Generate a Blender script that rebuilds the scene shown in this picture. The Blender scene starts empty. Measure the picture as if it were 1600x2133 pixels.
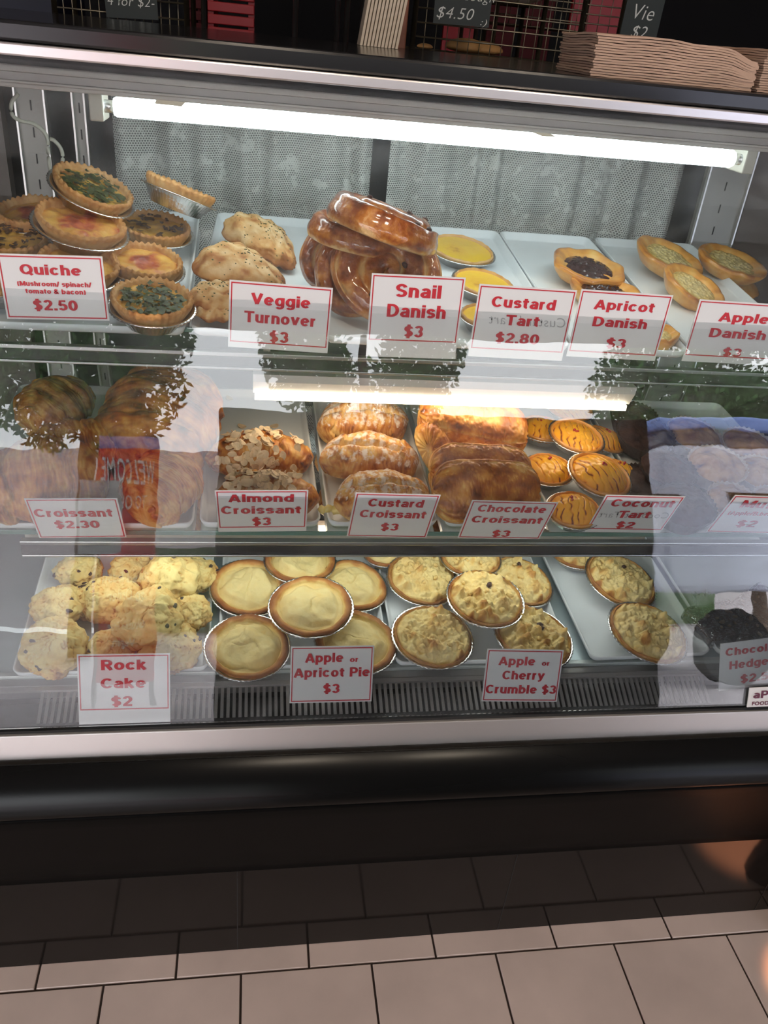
import bpy, math, random
from math import sin, cos, pi, radians, sqrt, atan2, exp
from mathutils import Vector, Matrix, Euler, noise
random.seed(7)
C = bpy.context.scene.collection
SC = bpy.context.scene
# ------------------------------------------------------------------ camera
F = 1700.0; CX = 800.0; CY = 1066.5; CAMH = 1.52
RW = Matrix(((0.98711181, 0.00827294, 0.1598181), (-0.13276262, -0.51527772, 0.8466776), (0.08935522, -0.85698333, -0.50753839)))
cd = bpy.data.cameras.new('camera'); cam = bpy.data.objects.new('camera', cd); C.objects.link(cam)
cd.sensor_fit = 'VERTICAL'; cd.sensor_height = 24; cd.lens = F / 2133 * 24; cd.clip_start = .01; cd.clip_end = 200
rt = RW.col[0]; dn = RW.col[1]; fw = RW.col[2]
cam.matrix_world = Matrix(((rt[0], -dn[0], -fw[0], 0), (rt[1], -dn[1], -fw[1], 0), (rt[2], -dn[2], -fw[2], CAMH), (0, 0, 0, 1)))
SC.camera = cam
ORG = Vector((0, 0, CAMH))
# ------------------------------------------------------------------ world and exposure
SC.view_settings.view_transform = 'Standard'; SC.view_settings.look = 'None'
SC.view_settings.gamma = 1; SC.view_settings.exposure = 0.0; SC.view_settings.use_curve_mapping = False
w = bpy.data.worlds.new('sky'); SC.world = w; w.use_nodes = True
bg = w.node_tree.nodes['Background']; bg.inputs[0].default_value = (0.93, 0.96, 1.0, 1); bg.inputs[1].default_value = 7

def ray(px, py): return RW @ Vector(((px - CX) / F, (py - CY) / F, 1))
def onY(px, py, y): v = ray(px, py); return v * (y / v.y) + ORG
def onZ(px, py, z): v = ray(px, py); return v * ((z - CAMH) / v.z) + ORG
def onP(px, py, p, n): v = ray(px, py); return v * ((p - ORG).dot(n) / v.dot(n)) + ORG
def depth(p): return (p - ORG).dot(fw)
def zat(py, y, px=800): return onY(px, py, y).z
# glass plane and what it mirrors
GP = Vector((0, .868, .64)); GD = Vector((0, .257, .79)).normalized(); GN = Vector((0, -GD.z, GD.y))
def mir(px, py, D):
    v = ray(px, py); p = onP(px, py, GP, GN); r = v - GN * 2 * v.dot(GN)
    return p + r * ((-D - p.y) / r.y)

# ------------------------------------------------------------------ materials
MATS = {}
def nt(m): m.use_nodes = True; return m.node_tree
def pbr(name, col, rough=.5, metal=0, bump=0, bscale=50, var=0, vscale=8, coat=0, trans=0, spec=.5, sss=0, emit=None, es=0):
    if name in MATS: return MATS[name]
    m = bpy.data.materials.new(name); t = nt(m); b = t.nodes['Principled BSDF']
    b.inputs['Base Color'].default_value = (*col, 1); b.inputs['Roughness'].default_value = rough; b.inputs['Metallic'].default_value = metal
    b.inputs['Specular IOR Level'].default_value = spec
    b.inputs['Coat Weight'].default_value = coat; b.inputs['Coat Roughness'].default_value = .12; b.inputs['Transmission Weight'].default_value = trans
    if emit: b.inputs['Emission Color'].default_value = (*emit, 1); b.inputs['Emission Strength'].default_value = es
    tc = t.nodes.new('ShaderNodeTexCoord')
    if var:
        n = t.nodes.new('ShaderNodeTexNoise'); n.inputs['Scale'].default_value = vscale; n.inputs['Detail'].default_value = 6
        t.links.new(tc.outputs['Object'], n.inputs['Vector'])
        r = t.nodes.new('ShaderNodeValToRGB'); r.color_ramp.elements[0].position = .3; r.color_ramp.elements[1].position = .7
        r.color_ramp.elements[0].color = (*[c * (1 - var) for c in col], 1); r.color_ramp.elements[1].color = (*[min(1, c * (1 + var)) for c in col], 1)
        t.links.new(n.outputs['Fac'], r.inputs[0]); t.links.new(r.outputs[0], b.inputs['Base Color'])
    if bump:
        n = t.nodes.new('ShaderNodeTexNoise'); n.inputs['Scale'].default_value = bscale; n.inputs['Detail'].default_value = 4
        t.links.new(tc.outputs['Object'], n.inputs['Vector'])
        u = t.nodes.new('ShaderNodeBump'); u.inputs['Strength'].default_value = bump; u.inputs['Distance'].default_value = .002
        t.links.new(n.outputs['Fac'], u.inputs['Height']); t.links.new(u.outputs[0], b.inputs['Normal'])
    MATS[name] = m; return m

def baked(name, stops, rough=.6, scale=40, mixn=.35, bump=.5, bscale=180, coat=0, stretch=(1, 1, 1), bdist=.0015, top=None, topn=60, topth=.5, spec=.35):
    """pastry: colour ramp driven by the mesh attribute 't' (how far it is browned) plus noise; optional dusting driven by attribute 'd'"""
    if name in MATS: return MATS[name]
    m = bpy.data.materials.new(name); t = nt(m); b = t.nodes['Principled BSDF']; N = t.nodes.new; L = t.links.new
    b.inputs['Roughness'].default_value = rough; b.inputs['Coat Weight'].default_value = coat; b.inputs['Coat Roughness'].default_value = .1
    b.inputs['Specular IOR Level'].default_value = spec
    tc = N('ShaderNodeTexCoord'); mp = N('ShaderNodeMapping'); mp.inputs['Scale'].default_value = stretch
    L(tc.outputs['Object'], mp.inputs['Vector'])
    n = N('ShaderNodeTexNoise'); n.inputs['Scale'].default_value = scale; n.inputs['Detail'].default_value = 8; n.inputs['Roughness'].default_value = .62
    L(mp.outputs[0], n.inputs['Vector'])
    a = N('ShaderNodeAttribute'); a.attribute_name = 't'
    m1 = N('ShaderNodeMath'); m1.operation = 'SUBTRACT'; m1.inputs[1].default_value = .5; L(n.outputs['Fac'], m1.inputs[0])
    m2 = N('ShaderNodeMath'); m2.operation = 'MULTIPLY_ADD'; m2.inputs[1].default_value = mixn * 3; L(m1.outputs[0], m2.inputs[0]); L(a.outputs['Fac'], m2.inputs[2])
    r = N('ShaderNodeValToRGB'); e = r.color_ramp.elements
    e[0].position = stops[0][0]; e[0].color = (*stops[0][1], 1); e[1].position = stops[-1][0]; e[1].color = (*stops[-1][1], 1)
    for p, c in stops[1:-1]: q = e.new(p); q.color = (*c, 1)
    L(m2.outputs[0], r.inputs[0]); col = r.outputs[0]
    if top:
        n3 = N('ShaderNodeTexNoise'); n3.inputs['Scale'].default_value = topn; n3.inputs['Detail'].default_value = 6; n3.inputs['Roughness'].default_value = .7
        L(tc.outputs['Object'], n3.inputs['Vector'])
        ad = N('ShaderNodeAttribute'); ad.attribute_name = 'd'
        s = N('ShaderNodeMath'); s.operation = 'ADD'; L(n3.outputs['Fac'], s.inputs[0]); L(ad.outputs['Fac'], s.inputs[1])
        mr = N('ShaderNodeMapRange'); mr.inputs['From Min'].default_value = topth + .5 - .05; mr.inputs['From Max'].default_value = topth + .5 + .12
        L(s.outputs[0], mr.inputs['Value'])
        mx = N('ShaderNodeMix'); mx.data_type = 'RGBA'; L(mr.outputs[0], mx.inputs[0]); L(col, mx.inputs[6]); mx.inputs[7].default_value = (*top, 1); col = mx.outputs[2]
    L(col, b.inputs['Base Color'])
    n2 = N('ShaderNodeTexNoise'); n2.inputs['Scale'].default_value = bscale; n2.inputs['Detail'].default_value = 5; L(mp.outputs[0], n2.inputs['Vector'])
    u = N('ShaderNodeBump'); u.inputs['Strength'].default_value = bump; u.inputs['Distance'].default_value = bdist
    L(n2.outputs['Fac'], u.inputs['Height']); L(u.outputs[0], b.inputs['Normal'])
    MATS[name] = m; return m

def glassmat(name, tint=(1, 1, 1), gain=1.6, ripple=.02, rscale=6, haze=0.0):
    if name in MATS: return MATS[name]
    m = bpy.data.materials.new(name); t = nt(m); N = t.nodes.new; L = t.links.new
    for x in list(t.nodes):
        if x.type == 'BSDF_PRINCIPLED': t.nodes.remove(x)
    out = [x for x in t.nodes if x.type == 'OUTPUT_MATERIAL'][0]
    tr = N('ShaderNodeBsdfTransparent'); tr.inputs[0].default_value = (*tint, 1)
    gl = N('ShaderNodeBsdfGlossy'); gl.inputs['Roughness'].default_value = 0.0
    fr = N('ShaderNodeFresnel'); fr.inputs[0].default_value = 1.5
    mu = N('ShaderNodeMath'); mu.operation = 'MULTIPLY'; mu.inputs[1].default_value = gain; L(fr.outputs[0], mu.inputs[0])
    tc = N('ShaderNodeTexCoord')
    if ripple:
        n = N('ShaderNodeTexNoise'); n.inputs['Scale'].default_value = rscale; n.inputs['Detail'].default_value = 2; L(tc.outputs['Object'], n.inputs['Vector'])
        u = N('ShaderNodeBump'); u.inputs['Strength'].default_value = ripple; u.inputs['Distance'].default_value = .02
        L(n.outputs['Fac'], u.inputs['Height']); L(u.outputs[0], gl.inputs['Normal'])
    mx = N('ShaderNodeMixShader'); L(mu.outputs[0], mx.inputs[0]); L(tr.outputs[0], mx.inputs[1]); L(gl.outputs[0], mx.inputs[2]); res = mx
    if haze:   # grease smears and dust on the pane
        df = N('ShaderNodeBsdfTranslucent'); df.inputs[0].default_value = (.9, .95, 1, 1)
        d2 = N('ShaderNodeBsdfDiffuse'); d2.inputs[0].default_value = (.85, .88, .9, 1)
        ms = N('ShaderNodeMixShader'); L(df.outputs[0], ms.inputs[1]); L(d2.outputs[0], ms.inputs[2])
        n = N('ShaderNodeTexNoise'); n.inputs['Scale'].default_value = 9; n.inputs['Detail'].default_value = 7; n.inputs['Distortion'].default_value = 1.2
        mp = N('ShaderNodeMapping'); mp.inputs['Scale'].default_value = (1, 2.2, 2.2); L(tc.outputs['Object'], mp.inputs[0]); L(mp.outputs[0], n.inputs['Vector'])
        r = N('ShaderNodeMapRange'); r.inputs['From Min'].default_value = .42; r.inputs['From Max'].default_value = .75; r.inputs['To Min'].default_value = haze * .2; r.inputs['To Max'].default_value = haze
        L(n.outputs['Fac'], r.inputs['Value'])
        m3 = N('ShaderNodeMixShader'); L(r.outputs[0], m3.inputs[0]); L(res.outputs[0], m3.inputs[1]); L(ms.outputs[0], m3.inputs[2]); res = m3
    L(res.outputs[0], out.inputs[0]); MATS[name] = m; return m

steel = pbr('brushed_steel', (.74, .70, .68), .40, .82, bump=.05, bscale=30)
steel_dark = pbr('dull_steel', (.33, .32, .31), .38, 1)
alu = pbr('aluminium', (.72, .72, .70), .3, 1)
foil = pbr('foil', (.86, .86, .85), .24, 1, bump=.25, bscale=160)
blackstone = pbr('black_stone', (.012, .012, .013), .16, 0, spec=.5)
blacklam = pbr('black_laminate', (.005, .005, .005), .26, 0, bump=.015, bscale=8, spec=.18)
blackmatte = pbr('black_matte', (.012, .012, .013), .6)
whiteplastic = pbr('white_melamine', (.80, .84, .86), .22, 0, spec=.5)
greyplastic = pbr('grey_trim', (.50, .46, .43), .5, bump=.2, bscale=300)
cardmat = pbr('white_card', (.80, .80, .80), .45)
redink = pbr('red_ink', (.58, .025, .04), .5)
mar_ = pbr('maroon', (.14, .02, .05), .4)
greyink = pbr('grey_pen', (.42, .42, .43), .6)
chalk = pbr('chalk', (.72, .74, .70), .8)
slate = pbr('slate', (.02, .028, .025), .55)

# ------------------------------------------------------------------ object helpers
def tag(o, label=None, cat=None, group=None, kind=None):
    if label: o['label'] = label
    if cat: o['category'] = cat
    if group: o['group'] = group
    if kind: o['kind'] = kind
    return o
def link(o, parent=None):
    C.objects.link(o)
    if parent: o.parent = parent
    return o
def empty(name, M=None, label=None, cat=None, group=None, kind=None):
    o = bpy.data.objects.new(name, None); o.empty_display_size = .02; C.objects.link(o)
    if M is not None: o.matrix_world = M
    return tag(o, label, cat, group, kind)
def mesh(name, vs, fs, mat, parent=None, smooth=True, attrs=None):
    me = bpy.data.meshes.new(name); me.from_pydata(vs, [], fs); me.update()
    if smooth: me.polygons.foreach_set('use_smooth', [True] * len(me.polygons))
    if attrs:
        for k, a in attrs.items():
            at = me.attributes.new(k, 'FLOAT', 'POINT'); at.data.foreach_set('value', a)
    if mat: me.materials.append(mat)
    return link(bpy.data.objects.new(name, me), parent)

class MB:
    def __init__(s): s.v = []; s.f = []
    def box(s, x0, x1, y0, y1, z0, z1):
        n = len(s.v); s.v += [(x, y, z) for z in (z0, z1) for y in (y0, y1) for x in (x0, x1)]
        s.f += [tuple(n + i for i in q) for q in ((0, 2, 3, 1), (4, 5, 7, 6), (0, 1, 5, 4), (2, 6, 7, 3), (0, 4, 6, 2), (1, 3, 7, 5))]
        return s
    def prism(s, prof, x0, x1):
        """closed profile in (y,z), extruded along x"""
        n = len(s.v); k = len(prof)
        s.v += [(x0, y, z) for y, z in prof] + [(x1, y, z) for y, z in prof]
        s.f += [(n + i, n + (i + 1) % k, n + k + (i + 1) % k, n + k + i) for i in range(k)] + [tuple(n + i for i in range(k))[::-1], tuple(n + k + i for i in range(k))]
        return s
    def tube(s, pts, r, seg=8):
        pts = [Vector(p) for p in pts]; n0 = len(s.v); up = Vector((0, 0, 1))
        rs = r if isinstance(r, (list, tuple)) else [r] * len(pts)
        for i, p in enumerate(pts):
            d = (pts[min(i + 1, len(pts) - 1)] - pts[max(i - 1, 0)]).normalized()
            a = d.cross(up)
            if a.length < .05: a = d.cross(Vector((1, 0, 0)))
            a.normalize(); b = d.cross(a)
            for k in range(seg):
                q = p + (a * cos(2 * pi * k / seg) + b * sin(2 * pi * k / seg)) * rs[i]; s.v.append(tuple(q))
        for i in range(len(pts) - 1):
            for k in range(seg):
                s.f.append((n0 + i * seg + k, n0 + i * seg + (k + 1) % seg, n0 + (i + 1) * seg + (k + 1) % seg, n0 + (i + 1) * seg + k))
        s.f += [tuple(n0 + k for k in range(seg)), tuple(n0 + (len(pts) - 1) * seg + k for k in range(seg))[::-1]]
        return s
    def build(s, name, mat, parent=None, smooth=False, bevel=0):
        o = mesh(name, s.v, s.f, mat, parent, smooth)
        if bevel:
            b = o.modifiers.new('bevel', 'BEVEL'); b.width = bevel; b.segments = 2; b.limit_method = 'ANGLE'; b.angle_limit = .6
        return o

def surf(name, nu, nv, fn, mat, parent=None, M=None):
    """surface closed in u; fn(u,v)->(x,y,z,t[,d]); v=0 and v=1 rings are capped"""
    vs = []; ts = []; ds = []; fs = []
    for j in range(nv + 1):
        for i in range(nu):
            r = fn(2 * pi * i / nu, j / nv); vs.append(r[:3]); ts.append(r[3]); ds.append(r[4] if len(r) > 4 else 0.)
    for j in range(nv):
        for i in range(nu):
            a = j * nu + i; b = j * nu + (i + 1) % nu; fs.append((a, b, b + nu, a + nu))
    fs.append(tuple(range(nu))[::-1]); fs.append(tuple(range(nv * nu, nv * nu + nu)))
    return mesh(name, vs, fs, mat, parent, True, {'t': ts, 'd': ds})
def nz(x, y, z, o=3): return noise.fractal(Vector((x, y, z)), 1.0, 2.0, o)
def ss(a, b, x): x = max(0, min(1, (x - a) / (b - a))); return x * x * (3 - 2 * x)
def lerp_prof(P, v):
    q = v * (len(P) - 1); i = min(int(q), len(P) - 2); f = q - i
    return [P[i][k] * (1 - f) + P[i + 1][k] * f for k in range(len(P[0]))]

# ------------------------------------------------------------------ levels (display surfaces, each sloping down to the front)
def level(y, z, deg):
    a = radians(deg); return dict(p=Vector((0, y, z)), n=Vector((0, -sin(a), cos(a))), R=Matrix.Rotation(a, 4, 'X'), s=Vector((0, cos(a), sin(a))))
LT = level(1.11, 1.148, 7); LM = level(1.02, .876, 6); LB = level(.96, .674, 6)
def place(L, px, py, h, D, rx=0, ry=0, rz=0):
    """matrix of a thing whose point D above its base shows at px,py, that point being h above level L; also metres per pixel there"""
    P = onP(px, py, L['p'] + L['n'] * h, L['n'])
    R = L['R'] @ Euler((radians(rx), radians(ry), 0)).to_matrix().to_4x4() @ Matrix.Rotation(radians(rz), 4, 'Z')
    return Matrix.Translation(P - (R.to_3x3() @ Vector((0, 0, D)))) @ R, depth(P) / F

# ================================================================== SETTING
fl = MB().box(-2.6, 3.2, -1.6, 4.6, -.03, -.004).build('floor', pbr('grout', (.035, .022, .018), .9)); tag(fl, 'cream tiled shop floor with dark joints', kind='structure')
tm = pbr('cream_tile', (.68, .54, .49), .38, bump=.05, bscale=20, var=.10, vscale=6)
tl = []
def tile(x0, x1, y0, y1):
    g = .0021; m = MB(); b = .0012
    m.v = [(x0 + g, y0 + g, -.006), (x1 - g, y0 + g, -.006), (x1 - g, y1 - g, -.006), (x0 + g, y1 - g, -.006)]
    dz = random.uniform(-.0005, .0004)
    m.v += [(x0 + g, y0 + g, -b + dz), (x1 - g, y0 + g, -b + dz), (x1 - g, y1 - g, -b + dz), (x0 + g, y1 - g, -b + dz)]
    m.v += [(x0 + g + b, y0 + g + b, dz), (x1 - g - b, y0 + g + b, dz), (x1 - g - b, y1 - g - b, dz), (x0 + g + b, y1 - g - b, dz)]
    m.f = [(8, 9, 10, 11)] + [(i, (i + 1) % 4, 4 + (i + 1) % 4, 4 + i) for i in range(4)] + [(4 + i, 4 + (i + 1) % 4, 8 + (i + 1) % 4, 8 + i) for i in range(4)]
    m.build('tile', tm, fl)
T = .2437
for r in range(-1, 9):
    y1 = .8728 - r * T; y0 = y1 - T
    off = (-.1305 if r % 2 else -.2564) % T
    for k in range(-6, 9): tile(off + k * T, off + (k + 1) * T, y0, y1)
tag(MB().box(-9, 9, -14, -1.6, -.06, -.03).build('ground', pbr('pavement', (.42, .38, .39), .8, var=.12, vscale=2)), 'pale pavement outside the shop', kind='structure')
tag(MB().box(-2.6, 3.2, -1.6, 4.6, 2.75, 2.85).build('ceiling', pbr('ceiling_paint', (.35, .33, .31), .8)), 'shop ceiling', kind='structure')
dk = pbr('dark_wall', (.006, .006, .008), .8)
tag(MB().box(-2.6, 3.2, 4.5, 4.6, 0, 2.75).build('wall_back', dk), 'dark back wall', kind='structure')
tag(MB().box(-2.7, -2.6, -1.6, 4.6, 0, 2.75).build('wall_left', pbr('wall_paint', (.2, .17, .15), .8)), 'left wall', kind='structure')
tag(MB().box(3.2, 3.3, -1.6, 4.6, 0, 2.75).build('wall_right', MATS['wall_paint']), 'right wall', kind='structure')
tag(MB().box(-2.6, 3.2, -1.7, -1.6, 2.46, 2.85).build('trim_1', MATS['wall_paint']), 'lintel over the open shopfront', kind='structure')
tag(MB().box(-5, 6, -3.1, -1.7, 2.47, 2.55).build('added_awning', dk), 'unseen dark canopy in front of the shop, added to block the high sky', 'added_awning')  # unseen canopy, added to keep the high sky out of the reflections
# ceiling panels lighting the shop
for i, (x, y) in enumerate(((.0, .05), (.8, .05))):
    e = empty('ceiling_light', Matrix.Translation((x, y, 2.75)), ['square ceiling light over the left of the counter front', 'square ceiling light over the right of the counter front', 'square ceiling light behind the counter, left', 'square ceiling light behind the counter, right'][i], 'lamp', 'ceiling lights')
    MB().box(-.14, .14, -.08, .08, -.02, 0).build('frame', alu, e)
    MB().box(-.125, .125, -.065, .065, -.024, -.021).build('diffuser', pbr('lamp_panel', (1, 1, 1), .5, emit=(1, .84, .66), es=95), e)
# added warm spot lamp making the orange patch on floor and base panel
e = empty('patch_lamp', Matrix.Translation((1.32, .1, 2.75)), 'added warm spot in the ceiling making the orange floor patch at the right', 'lamp')
MB().tube([(0, 0, 0), (0, 0, -.03)], .05, 20).build('housing', alu, e)
ld = bpy.data.lights.new('patch_spot', 'SPOT'); ld.energy = 1300; ld.color = (1, .42, .2); ld.spot_size = radians(4.6); ld.spot_blend = .7; ld.shadow_soft_size = .02
lo = bpy.data.objects.new('bulb', ld); link(lo, e); lo.location = (0, 0, -.05)
tgt = Vector((1.10, .745, 0)) - Vector((1.32, .1, 2.7)); lo.rotation_euler = tgt.to_track_quat('-Z', 'Y').to_euler()

# ================================================================== DISPLAY CASE
XL, XR = -.75, 1.42
case = empty('display_case', Matrix.Translation((.3, 1.2, 0)), 'black and steel glass-fronted refrigerated pastry display case', 'display case')
case_off = Vector((-.3, -1.2, 0))
def cpart(mb, name, mat, bevel=0, label=None, smooth=False, parent=None):
    o = mb.build(name, mat, parent or case, smooth, bevel)
    if not parent: o.location = case_off
    if label: o['label'] = label
    return o
zc = zat(160, 1.128)
zs0 = zat(186, 1.13); zh = zat(203, 1.14)
cpart(MB().box(XL, XR, 1.124, 1.80, zc, zc + .022), 'countertop', blackstone, .004, 'polished black stone top')
cpart(MB().box(XL, XR, 1.119, 1.16, zs0, zc - .0005), 'steel_strip', pbr('polished_steel', (.68, .64, .63), .28, .85), .002, 'bright steel edge strip')
cpart(MB().box(XL, XR, 1.135, 1.18, zh, zs0 - .0005), 'black_channel', blackmatte)  # plain black band between the steel strip and the header
# perforated header behind the top of the glass
hm = bpy.data.materials.new('perforated_header'); t = nt(hm); b = t.nodes['Principled BSDF']; b.inputs['Roughness'].default_value = .5
tc = t.nodes.new('ShaderNodeTexCoord'); mp = t.nodes.new('ShaderNodeMapping'); mp.inputs['Scale'].default_value = (260, 260, 260); t.links.new(tc.outputs['Object'], mp.inputs[0])
vo = t.nodes.new('ShaderNodeTexVoronoi'); vo.inputs['Scale'].default_value = 1; vo.inputs['Randomness'].default_value = 0; t.links.new(mp.outputs[0], vo.inputs['Vector'])
rr = t.nodes.new('ShaderNodeValToRGB'); rr.color_ramp.elements[0].position = .25; rr.color_ramp.elements[0].color = (.12, .10, .09, 1); rr.color_ramp.elements[1].position = .4; rr.color_ramp.elements[1].color = (.40, .36, .34, 1)
t.links.new(vo.outputs['Distance'], rr.inputs[0]); t.links.new(rr.outputs[0], b.inputs['Base Color'])
z1 = zat(216, 1.17); z2 = zat(232, 1.17); z3 = zat(248, 1.18)
cpart(MB().box(XL, XR, 1.155, 1.19, z1, zh - .0005), 'header_trim', greyplastic, .002)
cpart(MB().box(XL, XR, 1.160, 1.19, z2, z1 - .0005), 'header_mesh', hm, 0, 'perforated grey strip')
cpart(MB().box(XL, XR, 1.157, 1.19, z2 - .003, z2 - .0004), 'header_bead', greyplastic, .001)
cpart(MB().box(XL, XR, 1.175, 1.20, z3, z2 - .0035), 'header_lower', greyplastic, .002)
# canopy underside
cpart(MB().box(XL, XR, 1.20, 1.72, zc - .012, zc - .001), 'canopy_lining', pbr('lining', (.5, .5, .48), .5))
# front glass
gt = GP + GD * ((zh + .01 - GP.z) / GD.z)
th = .003
def sheet(x0, x1, a, b, th):
    n = GN * th; m = MB(); A = [Vector((x0, a.y, a.z)), Vector((x1, a.y, a.z)), Vector((x1, b.y, b.z)), Vector((x0, b.y, b.z))]
    m.v = [tuple(p) for p in A] + [tuple(p - n) for p in A]
    m.f = [(0, 1, 2, 3), (7, 6, 5, 4), (0, 4, 5, 1), (1, 5, 6, 2), (2, 6, 7, 3), (3, 7, 4, 0)]; return m
fg = cpart(sheet(XL, XR, GP + GD * .004, gt, th), 'front_glass', glassmat('front_glass', (.99, 1, .995), 1.2, .014, 9, haze=.055), 0, 'clear leaning glass pane with smears')
# bottom steel rail: slanted face and lower return
ya, za = .866, zat(1508, .866); yb, zb = .857, zat(1553, .857); yc, zcx = .862, zat(1570, .862)
cpart(MB().prism([(ya, za), (yb, zb), (yc, zcx), (yc + .05, zcx), (ya + .05, za - .006)], XL, XR), 'bottom_rail', steel, .0015, 'brushed steel rail under the glass')
# black bumper ledge, swept profile
pr = [(yc - .001, zcx - .001), (.846, .600), (.820, .580), (.806, .562), (.800, .548), (.800, .538), (.92, .538), (.92, zcx - .001)]
pr2 = [(.8005, .5375), (.8015, .530), (.812, .50), (.84, .42), (.872, .34), (.895, .285), (.909, .257), (.909, .245), (1.0, .245), (1.0, .5375)]
for q_, nm_, mt_, lb_ in ((pr, 'bumper_ledge', blacklam, 'black laminate ledge with a rounded nose'), (pr2, 'apron', pbr('black_apron', (.0045, .0045, .0045), .4, spec=.02), 'matt black undercut apron')):
    o = cpart(MB().prism(q_, XL, XR), nm_, mt_, .003, lb_, True)
    for p in o.data.polygons: p.use_smooth = len(p.vertices) == 4
cpart(MB().box(XL, XR, .9185, .95, 0.001, .2445), 'kick_panel', pbr('black_tile', (.012, .010, .009), .08, spec=.22, bump=.02, bscale=5), 0, 'glossy black base panel')
cpart(MB().box(XL, XR, .95, 1.78, .001, .25), 'base_body', blackmatte)
cpart(MB().box(XL, XR, 1.001, 1.78, .251, .60), 'tank', blackmatte)
for x in (.49, 1.05, -.02): 
    cpart(MB().box(x - .0007, x + .0007, .9178, .9187, 0.002, .243), 'panel_joint', blackmatte)
# deck
ba = LB['s']
def dk_pt(y): return LB['p'].z + (y - LB['p'].y) * tan6
tan6 = math.tan(radians(6))
deckm = pbr('deck_steel', (.42, .50, .52), .4, .6)
cpart(MB().prism([(.955, .6735 - .004), (1.66, dk_pt(1.66) - .0035), (1.66, dk_pt(1.66) - .02), (.955, .655)], XL, XR), 'deck', deckm)
cpart(MB().prism([(.945, .672), (.9545, .672), (.9545, .640), (.945, .640)], XL, XR), 'deck_lip', pbr('lip', (.55, .6, .58), .3, .5), .001)
cpart(MB().prism([(.932, .664), (.9445, .667), (.9445, .64), (.932, .64)], XL, XR), 'deck_step', steel_dark, .001)
# vent grille: dark trough with bars
g0 = Vector((0, .931, .660)); g1 = Vector((0, .884, .638))
cpart(MB().prism([(.932, .63), (.932, .60), (.872, .60), (.872, .63)], XL, XR), 'vent_trough', blackmatte)
cpart(MB().prism([(.884, .638), (.884, .634), (.871, .632), (.871, .637)], XL, XR), 'vent_edge', blackmatte)
slm = pbr('vent_metal', (.40, .38, .37), .35, .7)
xs0 = onY(75, 1460, .905).x; xs1 = onY(1480, 1420, .905).x
nb = 118; pitch = (xs1 - xs0) / nb
d = (g1 - g0); 
me0 = None
vent = empty('vent_grille'); vent.parent = case; vent.location = case_off; vent['label'] = 'slotted steel air vent in front of the trays'
for k in range(nb):
    if me0 is None:
        q = MB(); hw = pitch * .26
        q.v = [(-hw, g0.y, g0.z), (hw, g0.y, g0.z), (hw, g1.y, g1.z), (-hw, g1.y, g1.z)]; q.v += [(a, b_, c - .004) for a, b_, c in q.v]
        q.f = [(3, 2, 1, 0), (4, 5, 6, 7), (0, 1, 5, 4), (1, 2, 6, 5), (2, 3, 7, 6), (3, 0, 4, 7)]
        s = q.build('slat', slm, vent); me0 = s.data
    else: s = link(bpy.data.objects.new('slat', me0), vent)
    s.location = (xs0 + pitch * (k + .5), 0, 0)
cpart(MB().prism([(.9315, .6635), (.9315, .6595), (.926, .657), (.926, .661)], XL, XR), 'vent_top_edge', slm, 0)
# glass shelves, channels, batten
shg = glassmat('shelf_glass', (.80, .93, .88), 1.6, 0)
edge = pbr('green_glass_edge', (.20, .36, .30), .15, trans=.3)
def shelf(L, yr, zr_top, zr_bot, x0, x1, gaps):
    y0 = L['p'].y; z0 = L['p'].z; tn = L['s'].z / L['s'].y; yb = y0 + .50
    sh = cpart(MB().prism([(y0, z0 - .0012), (yb, z0 + .5 * tn - .0012), (yb, z0 + .5 * tn - .0075), (y0, z0 - .0075)], x0, x1), 'glass_shelf', shg, 0, 'sloping glass shelf')
    for a, b_ in gaps:
        cpart(MB().box(a, b_, y0 - .0025, y0 - .0002, z0 - .008, z0 - .0008), 'shelf_edge', edge, .001, 'green glass front edge')
    # aluminium carrying channel: bright upper lip, dark web, bright lower lip
    yr0 = y0 + yr
    cpart(MB().box(x0, x1, yr0, yr0 + .012, zr_top - .006, zr_top), 'shelf_rail', alu, .001, 'bright aluminium shelf rail')
    cpart(MB().box(x0, x1, yr0 + .004, yr0 + .012, zr_bot, zr_top - .0062), 'rail_web', pbr('dark_web', (.045, .042, .04), .35), 0)
    cpart(MB().box(x0, x1, yr0 + .001, yr0 + .012, zr_bot - .004, zr_bot - .0003), 'rail_lip', alu, .001)
ytr = 1.118
shelf(LT, .008, zat(747, ytr), zat(777, ytr), XL, XR, [(XL, XR)])
ym = 1.028
shelf(LM, .008, zat(1130, ym), zat(1157, ym), onY(40, 1130, ym).x, XR, [(XL, XR)])
# batten light under the top shelf
zb1 = zat(790, 1.16, 900); zb0 = zat(838, 1.16, 900)
xa = onY(527, 800, 1.16).x; xb = onY(1318, 830, 1.16).x
yb0 = 1.155
bt = empty('light_batten'); bt.parent = case; bt.location = case_off
MB().prism([(yb0, zb1 - .012), (yb0, zb1), (yb0 + .05, zb1), (yb0 + .05, zb0 + .004), (yb0 + .012, zb0 + .004)], xa, xb).build('housing', pbr('batten_white', (.74, .72, .68), .4), bt)
MB().prism([(yb0 + .006, zb0 + .004), (yb0 + .011, zb0 + .0035), (yb0 + .028, zb0 + .0035), (yb0 + .028, zb0 - .005), (yb0 + .006, zb0 - .005)], xa + .003, xb - .006).build('diffuser', pbr('led_warm', (1, 1, 1), .5, emit=(1, .83, .62), es=8.5), bt)
for xx in (xa + .02, (xa + xb) / 2, xb - .02): MB().box(xx - .005, xx + .005, 1.17, 1.19, zb1, zat(777, ytr) + .015).build('bracket', alu, bt)
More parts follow.
